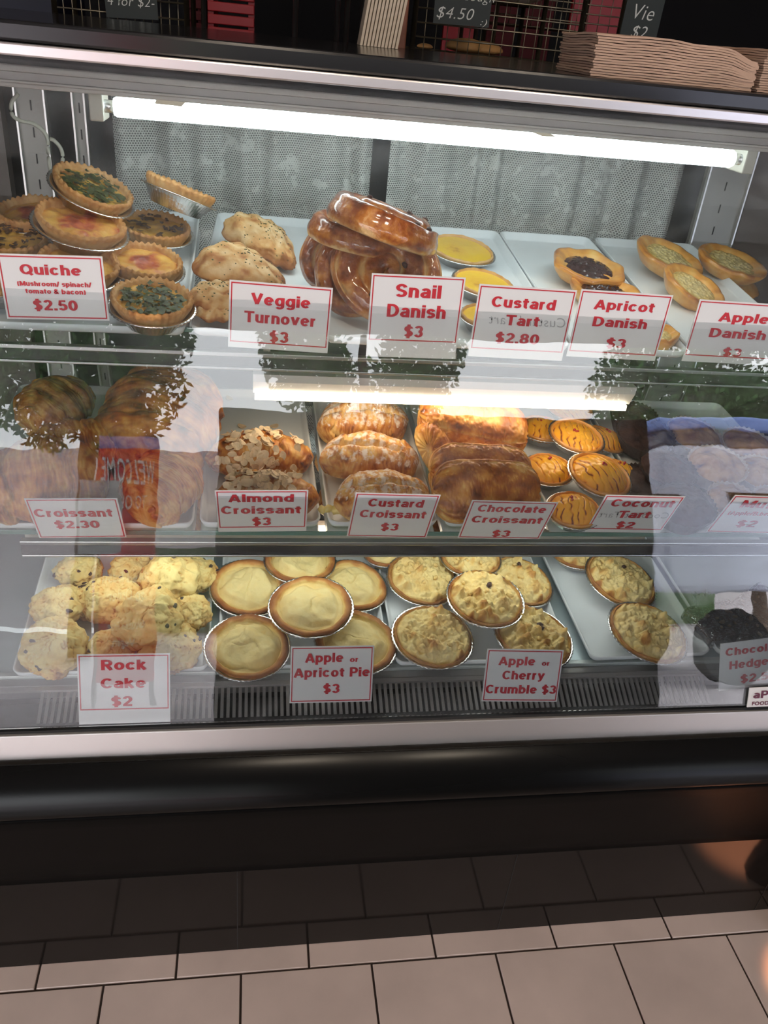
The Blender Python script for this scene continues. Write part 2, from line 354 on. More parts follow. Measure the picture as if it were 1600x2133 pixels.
# lower batten tucked behind the middle shelf rail
lb = empty('lower_light_batten'); lb.parent = case; lb.location = case_off
xq0, xq1 = onY(60, 1150, 1.06).x, onY(1330, 1150, 1.06).x
MB().box(xq0, xq1, 1.054, 1.080, .834, .846).build('housing', MATS['batten_white'], lb)
MB().box(xq0 + .004, xq1 - .004, 1.057, 1.077, .827, .8338).build('diffuser', pbr('led_cool', (1, 1, 1), .5, emit=(.95, 1, .97), es=8.5), lb)
# top fluorescent tube
pA = onY(238, 227, 1.25); pB = onY(1528, 327, 1.25)
zt = (pA.z + pB.z) / 2
tb = empty('fluorescent_tube'); tb.parent = case; tb.location = case_off
MB().tube([(pA.x, 1.25, zt), (pA.x + .004, 1.25, zt), (pB.x - .004, 1.25, zt), (pB.x, 1.25, zt)], [.0105, .0125, .0125, .0105], 20).build('lit_tube', pbr('tube_light', (1, 1, 1), .5, emit=(.84, .97, 1), es=11), tb, True)
for xx, sgn in ((pA.x, -1), (pB.x, 1)):
    MB().tube([(xx, 1.25, zt), (xx + sgn * .012, 1.25, zt)], .008, 14).build('end_cap', alu, tb, True)
    MB().box(min(xx + sgn * .012, xx + sgn * .03), max(xx + sgn * .012, xx + sgn * .03), 1.235, 1.285, zt - .018, zc - .013).build('holder', pbr('holder_beige', (.5, .47, .40), .5), tb, False, .002)
# steel back uprights with slots and the rear black panels
def upright(px0, px1, py, y, label):
    x0 = onY(px0, py, y).x; x1 = onY(px1, py, y).x
    u = cpart(MB().box(x0, x1, y, y + .012, .70, zc - .013), 'upright', pbr('upright_steel', (.30, .29, .27), .45, .6, bump=.05, bscale=14), .001, label)
    for k in range(16):
        zz = .76 + k * .042
        MB().box((x0 + x1) / 2 - .0012, (x0 + x1) / 2 + .0012, y - .0008, y + .0005, zz, zz + .016).build('slot', blackmatte, u)
    for xx in (x0, x1 - .003): MB().box(xx, xx + .003, y - .008, y, .70, zc - .013).build('edge_flange', alu, u)
upright(1455, 1545, 430, 1.60, 'slotted steel upright at the right end'); upright(42, 105, 300, 1.60, 'slotted steel upright at the left end'); upright(158, 186, 300, 1.62, 'narrow steel upright left of the lace curtain')
bd = pbr('rear_door', (.035, .04, .042), .3)
cpart(MB().box(XL, XR, 1.71, 1.72, .66, zc - .013), 'rear_panel', bd, 0, 'dark sliding rear doors')
cpart(MB().box(XL - .012, XL, .95, 1.72, .26, zc - .013), 'side_panel', pbr('side_brown', (.16, .13, .11), .3))
cpart(MB().box(XR, XR + .012, .95, 1.72, .26, zc - .013), 'side_panel', MATS['side_brown'])
xl = onY(10, 300, 1.60).x
cpart(MB().box(XL, xl, 1.60, 1.63, .66, zc - .013), 'rear_frame', pbr('frame_brown', (.11, .085, .07), .35, bump=.2, bscale=5))
xr_ = onY(1548, 430, 1.62).x
cpart(MB().box(xr_, XR, 1.615, 1.63, .66, zc - .013), 'rear_frame', MATS['frame_brown'])

# maker's plate
pl = empty('maker_plate'); pl.parent = case; pl.location = case_off
def frame_on(L0, BL, BR, TL, p, n):
    a = onP(*BL, p, n); b_ = onP(*BR, p, n); c = onP(*TL, p, n)
    X = (b_ - a); wd = X.length; X.normalize(); U = (c - a); U -= X * U.dot(X); hh = U.length; U.normalize(); Nn = X.cross(U)
    M = Matrix.Identity(4)
    for i in range(3): M[i][0] = X[i]; M[i][1] = U[i]; M[i][2] = Nn[i]; M[i][3] = a[i]
    return M, wd, hh

# ------------------------------------------------------------------ lettering: heavy sans drawn as thick strokes (cap height 1)
SX, SY, XH = .118, .088, .75
def A_(cx, cy, rx, ry, a0, a1, n=12): return [(cx + rx * cos(radians(a0 + (a1 - a0) * k / n)), cy + ry * sin(radians(a0 + (a1 - a0) * k / n))) for k in range(n + 1)]
_b, _t = SY, XH - SY; _m = XH / 2; _r = .215; _c = SX + _r; _R = SX + 2 * _r
_arch = [(SX, .40)] + A_(SX + .19, _t - .19, .19, .19, 180, 0) + [(SX + .38, 0)]
_bowl = A_(_c, _m, _r, _t - _m, 0, 360, 24)
GL = {
 'l': (.236, [[(SX, 0), (SX, 1)]]), 'i': (.236, [[(SX, 0), (SX, XH)], [(SX, .83), (SX, 1)]]), '.': (.236, [[(SX, 0), (SX, .2)]]),
 'n': (.62, [[(SX, 0), (SX, XH)], _arch]), 'h': (.62, [[(SX, 0), (SX, 1)], _arch]),
 'm': (.96, [[(SX, 0), (SX, XH)], [(SX, .4)] + A_(SX + .18, _t - .18, .18, .18, 180, 0) + [(SX + .36, 0)], [(SX + .36, .4)] + A_(SX + .54, _t - .18, .18, .18, 180, 0) + [(SX + .72, 0)]]),
 'u': (.62, [[(SX + .38, 0), (SX + .38, XH)], [(SX, XH)] + A_(SX + .19, _b + .19, .19, .19, 180, 360) + [(SX + .38, .35)]]),
 'r': (.42, [[(SX, 0), (SX, XH)], [(SX, .40)] + A_(SX + .2, _t - .2, .2, .2, 180, 80, 8)]),
 'o': (_R + SX, [_bowl]), 'c': (_R + SX - .02, [A_(_c, _m, _r, _t - _m, 38, 322, 20)]),
 'e': (_R + SX, [[(SX, _m), (_R, _m)], A_(_c, _m, _r, _t - _m, 0, 318, 22)]),
 'd': (_R + SX, [_bowl, [(_R, 0), (_R, 1)]]), 'b': (_R + SX, [_bowl, [(SX, 0), (SX, 1)]]),
 'p': (_R + SX, [_bowl, [(SX, -.24), (SX, XH)]]), 'q': (_R + SX, [_bowl, [(_R, -.24), (_R, XH)]]),
 'g': (_R + SX, [_bowl, [(_R, XH), (_R, 0)] + A_(_c, 0, _r, .17, 0, -150, 10)]),
 'a': (.62, [[(SX + .38, 0), (SX + .38, .48)] + A_(SX + .2, .48, .18, _t - .48, 0, 155, 10), [(SX + .38, .42)] + A_(SX + .16, .235, .16, .147, 80, 280, 12) + [(SX + .38, .2)]]),
 's': (.58, [[(.47, .53)] + A_(.29, .52, .17, .142, 30, 250, 12) + [(.29, .375)] + A_(.29, .235, .185, .147, 85, -150, 14)]),
 't': (.44, [[(.2, 1 - .08), (.2, .25)] + A_(.2 + .14, .23, .14, .142, 180, 275, 6), [(0, _t), (.42, _t)]]),
 'f': (.42, [[(.2, 0), (.2, .8)] + A_(.2 + .14, .78, .14, .132, 180, 85, 6), [(0, _t), (.40, _t)]]),
 'v': (.66, [[(.10, XH), (.33, .05)], [(.33, .05), (.56, XH)]]), 'k': (.66, [[(SX, 0), (SX, 1)], [(SX, .30), (.50, XH)], [(.26, .42), (.54, 0)]]),
 'y': (.66, [[(.10, XH), (.34, .08)], [(.56, XH), (.33, .05), (.26, -.12), (.08, -.15)]]),
 'A': (.84, [[(.10, 0), (.42, .95)], [(.42, .95), (.74, 0)], [(.2, .28), (.64, .28)]]), 'V': (.80, [[(.10, 1), (.40, .05)], [(.40, .05), (.70, 1)]]),
 'T': (.74, [[(.37, 0), (.37, 1)], [(0, 1 - SY), (.74, 1 - SY)]]), 'H': (.78, [[(SX, 0), (SX, 1)], [(.66, 0), (.66, 1)], [(SX, .5), (.66, .5)]]),
 'M': (.94, [[(SX, 0), (SX, 1)], [(.82, 0), (.82, 1)], [(.15, .95), (.47, .1)], [(.47, .1), (.79, .95)]]),
 'P': (.70, [[(SX, 0), (SX, 1)], [(SX, 1 - SY), (.38, 1 - SY)] + A_(.38, .68, .21, .232, 90, -90) + [(SX, .448)]]),
 'R': (.76, [[(SX, 0), (SX, 1)], [(SX, 1 - SY), (.40, 1 - SY)] + A_(.40, .69, .21, .222, 90, -90) + [(SX, .468)], [(.36, .46), (.64, 0)]]),
 'B': (.74, [[(SX, 0), (SX, 1)], [(SX, 1 - SY), (.38, 1 - SY)] + A_(.38, .72, .19, .192, 90, -90) + [(SX, .528)], [(SX, SY), (.4, SY)] + A_(.4, .30, .22, .215, -90, 90)]),
 'D': (.78, [[(SX, 0), (SX, 1)], [(SX, 1 - SY), (.32, 1 - SY)] + A_(.32, .5, .34, .412, 90, -90, 16) + [(SX, SY)]]),
 'C': (.78, [A_(.42, .5, .30, .412, 42, 318, 22)]), 'Q': (.86, [A_(.42, .5, .31, .412, 0, 360, 26), [(.48, .28), (.78, -.04)]]), 'G': (.82, [A_(.42, .5, .30, .412, 45, 345, 22), [(.44, .42), (.72, .42), (.72, .1)]]),
 'S': (.72, [[(.58, .74)] + A_(.36, .715, .22, .197, 20, 250, 12) + [(.36, .51)] + A_(.36, .29, .235, .202, 85, -155, 14)]),
 '$': (.66, [[(.53, .72)] + A_(.33, .70, .20, .17, 20, 250, 12) + [(.33, .50)] + A_(.33, .30, .21, .185, 85, -155, 14), [(.33, -.1), (.33, 1.08)]]),
 '0': (.66, [A_(.33, .5, .215, .412, 0, 360, 24)]), '8': (.66, [A_(.33, .71, .19, .2, 0, 360, 20), A_(.33, .30, .215, .215, 0, 360, 20)]),
 '2': (.64, [A_(.32, .68, .20, .232, 165, -30, 12) + [(.13, .12)], [(.03, SY), (.62, SY)]]),
 '3': (.64, [A_(.31, .70, .19, .21, 160, -90, 14), A_(.31, .30, .21, .21, 90, -160, 14)]),
 '5': (.64, [[(.55, 1 - SY), (.17, 1 - SY), (.13, .52)] + A_(.32, .33, .215, .24, 135, -155, 16)]),
 '/': (.36, [[(.05, -.02), (.31, 1.02)]]), '(': (.34, [A_(.40, .42, .28, .62, 130, 230, 10)]), ')': (.34, [A_(-.06, .42, .28, .62, 50, -50, 10)]),
 '&': (.80, [[(.72, .02), (.22, .60)] + A_(.33, .76, .15, .152, 190, -30, 12) + [(.2, .44)] + A_(.30, .27, .19, .185, 130, 350, 12) + [(.66, .45)]]),
 ' ': (.30, []), '-': (.4, [[(.03, .4), (.37, .4)]]),
}
def stroke_mesh(s):
    vs = []; fs = []; x = 0
    for ch in s:
        wd, paths = GL[ch]
        for pi_, p in enumerate(paths):
            z_ = 7e-5 * pi_; n0 = len(vs); n = len(p); closed = (abs(p[0][0] - p[-1][0]) + abs(p[0][1] - p[-1][1])) < 1e-4
            for i, q in enumerate(p):
                a = p[i - 1] if i else (p[-2] if closed else p[0]); b = p[i + 1] if i < n - 1 else (p[1] if closed else p[-1])
                dx, dy = b[0] - a[0], b[1] - a[1]; l = sqrt(dx * dx + dy * dy) or 1; nx, ny = -dy / l, dx / l
                k = 1 if closed or n > 2 else 1
                vs += [(x + q[0] + nx * SX, q[1] + ny * SY, z_), (x + q[0] - nx * SX, q[1] - ny * SY, z_)]
            fs += [(n0 + 2 * i + 2, n0 + 2 * i + 3, n0 + 2 * i + 1, n0 + 2 * i)[::-1] for i in range(n - 1)]
        x += wd + .075
    me = bpy.data.meshes.new('lettering'); me.from_pydata(vs, [], fs); me.update(); return me
def text_mesh(s, bold=.02, shear=0):
    cu = bpy.data.curves.new('lettering', 'FONT'); cu.body = s; cu.size = 1
    cu.space_character = 1.06; cu.offset = bold; cu.shear = shear; cu.extrude = 0; cu.resolution_u = 4
    o = bpy.data.objects.new('tmp', cu); C.objects.link(o); dg = bpy.context.evaluated_depsgraph_get()
    me = bpy.data.meshes.new_from_object(o.evaluated_get(dg)); bpy.data.objects.remove(o); bpy.data.curves.remove(cu); return me
def lettering(s, parent, mat, cx, cy, cap, width, z=.0008, bold=.034, shear=0, mirror=False, name='lettering', rot=0):
    heavy = mat in (redink, mar_) and all(c in GL for c in s)
    me = stroke_mesh(s) if heavy else text_mesh(s, bold, shear); xs = [v.co.x for v in me.vertices]; x0, x1 = min(xs), max(xs)
    sx = width / (x1 - x0) * (-1 if mirror else 1); sy = cap / (1 if heavy else .73)
    for v in me.vertices:
        v.co = ((v.co.x - (x0 + x1) / 2) * sx, v.co.y * sy, v.co.z if heavy else 0)
    me.name = name; me.materials.clear(); me.materials.append(mat)
    o = link(bpy.data.objects.new(name, me), parent); o.location = (cx, cy, z); o.rotation_euler.z = rot; return o

def sign(label, corners, plane, lines, border=(0, 0, 1, 1), extra=(), name='price_sign'):
    """corners BL,BR,TL in pixels; lines: text, centre x, baseline, cap height, width (fractions of the card, from bottom left)"""
    p, n = plane; M, wd, hh = frame_on(None, *corners, p, n)
    r = empty(name, M, label, 'sign', 'price signs in the case')
    MB().box(0, wd, 0, hh, -.0008, 0).build('card', cardmat, r)
    if border:
        x0, y0, x1, y1 = border[0] * wd, border[1] * hh, border[2] * wd, border[3] * hh; i = .0022; tk = .0015
        m = MB(); x0 += i; y0 += i; x1 -= i; y1 -= i
        m.box(x0, x1, y0, y0 + tk, 0, .0004).box(x0, x1, y1 - tk, y1, 0, .0004).box(x0, x0 + tk, y0 + tk, y1 - tk, 0, .0004).box(x1 - tk, x1, y0 + tk, y1 - tk, 0, .0004)
        m.build('red_border', redink, r)
    for l in lines: lettering(l[0], r, redink, l[1] * wd, l[2] * hh, l[3] * hh, l[4] * wd)
    for l in extra: lettering(l[0], r, greyink, l[1] * wd, l[2] * hh, l[3] * hh, l[4] * wd, z=.0005, bold=-.005, mirror=True, shear=.2)
    return r
PT = (Vector((0, 1.052, 1.1)), Vector((0, 1, 0)))
am = radians(-22); PM = (Vector((0, 1.012, .862)), Vector((0, cos(am), -sin(am))))
PB = (GP - GN * .012, GN)
sign('Quiche price sign, leftmost on the top shelf, $2.50', ((15, 664), (228, 668), (2, 528)), PT,
     [('Quiche', .49, .70, .155, .58), ('(Mushroom/ spinach/', .51, .525, .075, .71), ('tomato & bacon)', .51, .41, .075, .58), ('$2.50', .49, .15, .165, .43)])
sign('Veggie Turnover price sign on the top shelf', ((475, 722), (682, 736), (471, 582)), PT,
     [('Veggie', .50, .67, .17, .58), ('Turnover', .50, .40, .17, .70), ('$3', .50, .12, .17, .19)], border=(0, .06, 1, 1))
sign('Snail Danish price sign on the top shelf', ((762, 742), (948, 748), (757, 568)), PT,
     [('Snail', .51, .74, .155, .49), ('Danish', .51, .50, .155, .64), ('$3', .50, .26, .145, .21)], border=(0, .19, 1, 1))
sign('Custard Tart price sign on the top shelf, pen showing through', ((975, 742), (1170, 752), (994, 591)), PT,
     [('Custard', .48, .71, .145, .66), ('Tart', .50, .47, .145, .35), ('$2.80', .48, .22, .145, .46)], border=(0, .10, 1, 1), extra=[('Custard Tart', .55, .48, .14, .8)])
sign('Apricot Danish price sign on the top shelf', ((1180, 742), (1364, 752), (1194, 601)), PT,
     [('Apricot', .50, .73, .145, .66), ('Danish', .50, .48, .145, .60), ('$3', .51, .17, .145, .22)], border=(0, .06, 1, 1))
sign('Apple Danish price sign, rightmost on the top shelf', ((1420, 752), (1612, 762), (1436, 622)), PT,
     [('Apple', .51, .68, .15, .53), ('Danish', .50, .42, .15, .60), ('$3', .50, .12, .14, .2)], border=(0, .08, 1, 1))
sign('Croissant price sign on the middle shelf', ((82, 1121), (264, 1119), (66, 1039)), PM,
     [('Croissant', .48, .56, .20, .86), ('$2.30', .48, .27, .19, .5)])
sign('Almond Croissant price sign on the middle shelf', ((455, 1108), (638, 1106), (447, 1022)), PM,
     [('Almond', .49, .74, .18, .71), ('Croissant', .49, .46, .18, .88), ('$3', .49, .17, .19, .21)], border=(0, .09, 1, 1))
sign('Custard Croissant price sign on the middle shelf', ((722, 1117), (888, 1120), (727, 1026)), PM,
     [('Custard', .50, .72, .17, .66), ('Croissant', .50, .47, .17, .80), ('$3', .5, .17, .17, .22)])
sign('Chocolate Croissant price sign on the middle shelf', ((953, 1120), (1123, 1123), (972, 1042)), PM,
     [('Chocolate', .50, .73, .18, .80), ('Croissant', .50, .44, .18, .84), ('$3', .5, .06, .18, .22)])
sign('Coconut Tart price sign on the middle shelf', ((1218, 1108), (1375, 1110), (1254, 1031)), PM,
     [('Coconut', .52, .72, .19, .80), ('Tart', .50, .42, .19, .42), ('$2', .47, .14, .17, .24)], border=(0, .07, 1, 1), extra=[('Coconut Tart', .5, .42, .17, .9)])
sign('Muffin price sign, rightmost on the middle shelf', ((1470, 1108), (1640, 1112), (1512, 1031)), PM,
     [('Muffin', .46, .70, .19, .62), ('(Apple/B.berry/choc)', .5, .50, .10, .84), ('$2', .40, .18, .18, .24)])
sign('Rock Cake price sign at the front of the bottom deck', ((165, 1512), (355, 1507), (176, 1363)), PB,
     [('Rock', .50, .78, .14, .49), ('Cake', .49, .525, .14, .49), ('$2', .47, .27, .14, .23)], border=(0, .20, 1, 1))
sign('Apple or Apricot Pie price sign at the front of the bottom deck', ((603, 1465), (774, 1461), (604, 1347)), PB,
     [('Apple', .40, .72, .165, .46), ('or', .76, .72, .09, .10), ('Apricot Pie', .5, .46, .165, .92), ('$3', .5, .17, .165, .2)])
sign('Apple or Cherry Crumble price sign at the front of the bottom deck', ((1003, 1461), (1160, 1462), (998, 1351)), PB,
     [('Apple', .40, .70, .165, .48), ('or', .78, .70, .09, .10), ('Cherry', .51, .43, .165, .56), ('Crumble $3', .5, .16, .165, .93)])
sign('Chocolate Hedgehog price sign, rightmost on the bottom deck', ((1497, 1440), (1648, 1420), (1462, 1346)), PB,
     [('Chocolate', .49, .73, .16, .84), ('Hedgehog', .55, .44, .17, .84), ('$2.50', .54, .12, .17, .50)], border=None)
# maker plate on outside of glass foot
M, wd, hh = frame_on(None, (1556, 1474), (1640, 1470), (1558, 1433), GP + GN * .004, GN)
pl.matrix_world = Matrix.Identity(4); pl.parent = None; bpy.data.objects.remove(pl)
pl = empty('maker_plate', M); pl.parent = case; pl.matrix_parent_inverse = Matrix.Translation((-.3, -1.2, 0)); pl['label'] = 'small white and maroon maker plate on the lower glass'
MB().box(0, wd, 0, hh, -.002, 0).build('plate', pbr('plate_white', (.8, .78, .78), .3), pl, False, .003)
mar = pbr('maroon', (.14, .02, .05), .4)
lettering('aPA', pl, mar, wd * .42, hh * .46, hh * .38, wd * .62, bold=.03); lettering('FOOD B', pl, mar, wd * .38, hh * .12, hh * .18, wd * .55)

# ================================================================== TRAYS
def tray(label, L, FL, FR, length, name='serving_tray', group='white serving trays', lift=0, h=.014, rr=.014):
    a = onP(*FL, L['p'] + L['n'] * (lift), L['n']); b_ = onP(*FR, L['p'] + L['n'] * (lift), L['n'])
    wd = (b_ - a).length; X = (b_ - a).normalized(); Y = L['n'].cross(X)
    M = Matrix.Identity(4)
    for i in range(3): M[i][0] = X[i]; M[i][1] = Y[i]; M[i][2] = L['n'][i]; M[i][3] = a[i]
    r = empty(name, M, label, 'tray', group)
    def loop(ins, z, rad):
        P = []
        for cx, cy, a0 in ((wd - ins - rad, ins + rad, -90), (wd - ins - rad, length - ins - rad, 0), (ins + rad, length - ins - rad, 90), (ins + rad, ins + rad, 180)):
            for k in range(7): an = radians(a0 + 15 * k); P.append((cx + rad * cos(an), cy + rad * sin(an), z))
        return P
    loops = [loop(.008, .0005, .008), loop(.0035, .004, rr * .8), loop(0, h, rr), loop(.0016, h + .0008, rr), loop(.0034, h, rr), loop(.007, .0035, .009), loop(.011, .002, .008)]
    vs = sum(loops, []); n = 28; fs = [tuple(range(n))[::-1], tuple(range(6 * n, 7 * n))]
    for j in range(6):
        for i in range(n): fs.append((j * n + i, j * n + (i + 1) % n, (j + 1) * n + (i + 1) % n, (j + 1) * n + i))
    o = mesh('tray_body', vs, fs, whiteplastic, r); 
    e = [p for p in o.data.polygons if len(p.vertices) > 4]
    for p in e: p.use_smooth = False
    return r
# top shelf
tray('white tray under the pile of quiches', LT, (-60, 690), (388, 706), .46)
tray('white tray holding the veggie turnovers', LT, (396, 704), (668, 720), .47)
tray('white tray under the glazed snail danishes', LT, (672, 720), (912, 732), .47)
tray('white tray holding the yellow custard tarts', LT, (918, 730), (1185, 742), .475)
tray('white tray holding the apricot danishes', LT, (1192, 742), (1432, 752), .475)
tray('white tray holding the apple danishes, rightmost on the top shelf', LT, (1440, 752), (1700, 764), .475)
# middle shelf
tray('white tray under the big plain croissants', LM, (-90, 1108), (404, 1108), .40)
tray('white tray holding the almond croissants', LM, (416, 1106), (668, 1104), .40)
tray('white tray holding the custard croissants', LM, (682, 1104), (912, 1104), .40)
tray('white tray holding the chocolate croissants', LM, (925, 1104), (1142, 1104), .40)
tray('white tray holding the orange coconut tarts', LM, (1152, 1104), (1362, 1104), .40)
tray('white tray under the muffins', LM, (1372, 1105), (1720, 1106), .40)
# bottom deck
tray('white tray full of rock cakes on the bottom deck', LB, (26, 1418), (437, 1404), .44)
tray('white tray holding the apple and apricot pies', LB, (452, 1403), (812, 1395), .44)
tray('white tray holding the left crumble pies', LB, (822, 1394), (1190, 1385), .44)
tray('half empty white tray holding two crumble pies', LB, (1228, 1384), (1478, 1372), .44)
tray('dark slab tray with the wrapped hedgehog slices', LB, (1492, 1372), (1760, 1360), .44)

# ================================================================== PASTRY MATERIALS
CR = [(0., (.80, .60, .30)), (.35, (.68, .38, .13)), (.65, (.42, .16, .04)), (1., (.14, .045, .012))]
m_crust = baked('tart_crust', [(0, (.78, .52, .24)), (.5, (.62, .32, .11)), (1, (.33, .12, .03))], .6, 60, .4, bump=.9, bscale=140)
m_quiche = baked('quiche_filling', [(0, (.82, .50, .10)), (.45, (.72, .38, .07)), (.75, (.55, .22, .05)), (1, (.30, .10, .03))], .35, 45, .45, bump=.7, bscale=90)
m_tomato = baked('tomato_filling', [(0, (.80, .48, .11)), (.45, (.70, .32, .07)), (.7, (.52, .12, .05)), (1, (.30, .06, .03))], .3, 70, .4, bump=.9, bscale=120)
m_spinach = pbr('spinach', (.07, .085, .02), .5, bump=.5, bscale=200, var=.6, vscale=90)
m_mush = pbr('mushroom', (.13, .075, .035), .5, var=.5, vscale=60)
m_pie = baked('pie_lid', [(0, (.86, .72, .34)), (.4, (.80, .58, .22)), (.65, (.58, .27, .07)), (1, (.30, .10, .025))], .65, 60, .2, bump=.5, bscale=320)
m_crumble = baked('crumble_top', [(0, (.87, .70, .32)), (.35, (.80, .55, .19)), (.65, (.56, .27, .07)), (1, (.30, .10, .03))], .75, 50, .2, bump=.8, bscale=350)
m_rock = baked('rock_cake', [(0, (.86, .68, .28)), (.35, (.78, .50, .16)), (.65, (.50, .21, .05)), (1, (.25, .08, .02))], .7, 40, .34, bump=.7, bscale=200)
m_cr = baked('croissant', [(0, (.76, .42, .12)), (.3, (.62, .26, .05)), (.6, (.42, .12, .018)), (1, (.14, .035, .008))], .42, 34, .42, bump=.8, bscale=110, stretch=(.5, 1.4, 1.4), coat=.15)
m_choc = baked('pain_au_chocolat', [(0, (.80, .50, .15)), (.3, (.64, .28, .05)), (.6, (.40, .12, .018)), (1, (.14, .035, .008))], .40, 40, .35, bump=1, bscale=90, coat=.2)
m_sugar = baked('sugared_croissant', [(0, (.80, .50, .17)), (.35, (.64, .30, .07)), (.65, (.44, .15, .03)), (1, (.18, .05, .01))], .5, 34, .4, bump=.8, bscale=120, top=(.82, .72, .62), topn=130, topth=.5)
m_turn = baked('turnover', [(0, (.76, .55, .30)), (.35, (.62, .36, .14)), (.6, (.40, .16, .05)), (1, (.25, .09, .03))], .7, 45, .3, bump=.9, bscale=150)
m_snail = baked('snail_glaze', [(0, (.80, .52, .22)), (.3, (.58, .23, .05)), (.6, (.34, .09, .02)), (1, (.10, .022, .006))], .28, 42, .6, bump=1, bscale=75, coat=1, bdist=.005)
m_snail_in = baked('snail_crumb', [(0, (.82, .62, .28)), (1, (.60, .30, .08))], .6, 60, .3)
m_cust = baked('custard', [(0, (.88, .58, .05)), (.45, (.84, .50, .04)), (.8, (.45, .16, .02)), (1, (.22, .07, .01))], .3, 160, .35, bump=.1, coat=.3)
m_jam = pbr('dark_jam', (.035, .008, .008), .12, bump=.6, bscale=120, coat=.8, var=.5, vscale=40)
m_glz = baked('glazed_pastry', [(0, (.84, .52, .16)), (.4, (.74, .34, .06)), (.8, (.45, .16, .03)), (1, (.22, .06, .01))], .35, 45, .3, bump=.6, bscale=100, coat=.6)
m_apple = baked('apple_filling', [(0, (.84, .70, .34)), (.5, (.72, .52, .17)), (1, (.5, .28, .06))], .2, 90, .4, bump=1, bscale=160, coat=.8, bdist=.003)
m_coco = baked('coconut_filling', [(0, (.94, .52, .03)), (.4, (.88, .36, .02)), (.65, (.45, .13, .015)), (1, (.12, .03, .01))], .32, 50, .16, bump=.5, bscale=120, coat=.3)
m_muf = baked('chocolate_muffin', [(0, (.055, .022, .014)), (1, (.02, .008, .006))], .7, 60, .5, bump=1, bscale=120)
m_mufl = baked('plain_muffin', [(0, (.55, .32, .14)), (.6, (.35, .16, .06)), (1, (.08, .05, .08))], .7, 30, .5, bump=1, bscale=120)
m_case = pbr('brown_paper_case', (.035, .018, .013), .7)
m_casel = pbr('white_paper_case', (.6, .52, .45), .7)
m_raisin = pbr('raisin', (.06, .022, .015), .5, bump=.8, bscale=300)
m_cherry = pbr('cherry', (.42, .012, .02), .2, coat=.5)
m_alm = pbr('almond_flake', (.82, .62, .38), .55, var=.22, vscale=40)

# ================================================================== PASTRY BUILDERS
def tin(r, R, H, pleats=54, flange=1.06):
    """pleated foil dish, rim radius R, height H"""
    P = [(.02, .0003), (.66, .0003), (.70, .02), (.97, .96), (1.0, 1.), (flange, .99), (flange + .012, .93), (flange, .955), (.985, .955), (.955, .90), (.69, .06), (.02, .06)]
    def fn(u, v):
        a, z = lerp_prof(P, v); k = .012 * cos(pleats * u) * ss(.66, .9, a) * (1 if a > .7 else 0)
        rad = R * (a + k); return (rad * cos(u), rad * sin(u), H * z + R * .012 * sin(3 * u) * ss(.9, 1.06, a), 0)
    return surf('foil_tin', 162, 11, fn, foil, r)
def crust(r, R, H, mat, rim=.12, crimps=30, amp=.012, z0=.06, irr=.02, brown=.5, seed=0, lowers=.14, name='crust'):
    P = [(.60, z0, .2), (.66, z0, .2), (.90, .75, .25), (.965, .98, brown * .8), (.975, 1.10, brown), (.93, 1.20, brown), (1 - rim, 1.13, brown * .6), (1 - rim - .035, 1 - lowers, .3), (.5, .85 - lowers, .3)]
    def fn(u, v):
        a, z, t = lerp_prof(P, v); w_ = ss(.7, .95, a)
        k = amp * cos(crimps * u) * w_ + irr * nz(cos(u) * 1.5 + seed, sin(u) * 1.5, seed, 2) * w_
        rad = R * (a + k); zz = H * (z + w_ * irr * 3 * nz(cos(u) * 2 + seed, sin(u) * 2, seed + 5, 2) + amp * 2 * cos(crimps * u + .8) * ss(.9, 1.2, z))
        return (rad * cos(u), rad * sin(u), zz, t + .25 * nz(cos(u) * 2, sin(u) * 2, seed * 3, 3))
    return surf(name, max(96, crimps * 4), 24, fn, mat, r)
def dome(name, r, R, z0, dz, mat, seed=0, lump=.002, ls=30, nu=72, nv=22, tf=None, hf=None, edge=-.002):
    def fn(u, v):
        rad = R * max(v, .002); x, y = rad * cos(u), rad * sin(u)
        z = z0 + dz * (1 - v ** 2.2) + lump * nz(x * ls + seed, y * ls, seed, 3)
        d_ = 0
        if hf: z += hf(x, y, v)
        if v > .97: z += edge
        t = tf(x, y, v, u) if tf else .3
        return (x, y, z, t, d_)
    return surf(name, nu, nv, fn, mat, r)
def blobs(name, r, mat, pts, size, seed=0, flat=.6, lab=None):
    """small lumpy pieces, each its own part"""
    for i, (x, y, z) in enumerate(pts):
        rnd = random.Random(seed + i); s = size * rnd.uniform(.75, 1.25)
        def fn(u, v):
            ph = pi * (v * .98 + .01); k = 1 + .3 * nz(sin(ph) * cos(u) * 2 + i, sin(ph) * sin(u) * 2, cos(ph) * 2 + seed, 2)
            return (s * k * sin(ph) * cos(u), s * .7 * k * sin(ph) * sin(u), -s * flat * k * cos(ph), .3)
        o = surf(name, 10, 6, fn, mat, r); o.location = (x, y, z); o.rotation_euler = (rnd.uniform(-.4, .4), rnd.uniform(-.4, .4), rnd.uniform(0, 3))

def thing(name, M, label, group): return empty(name, M, label, 'pastry', group)

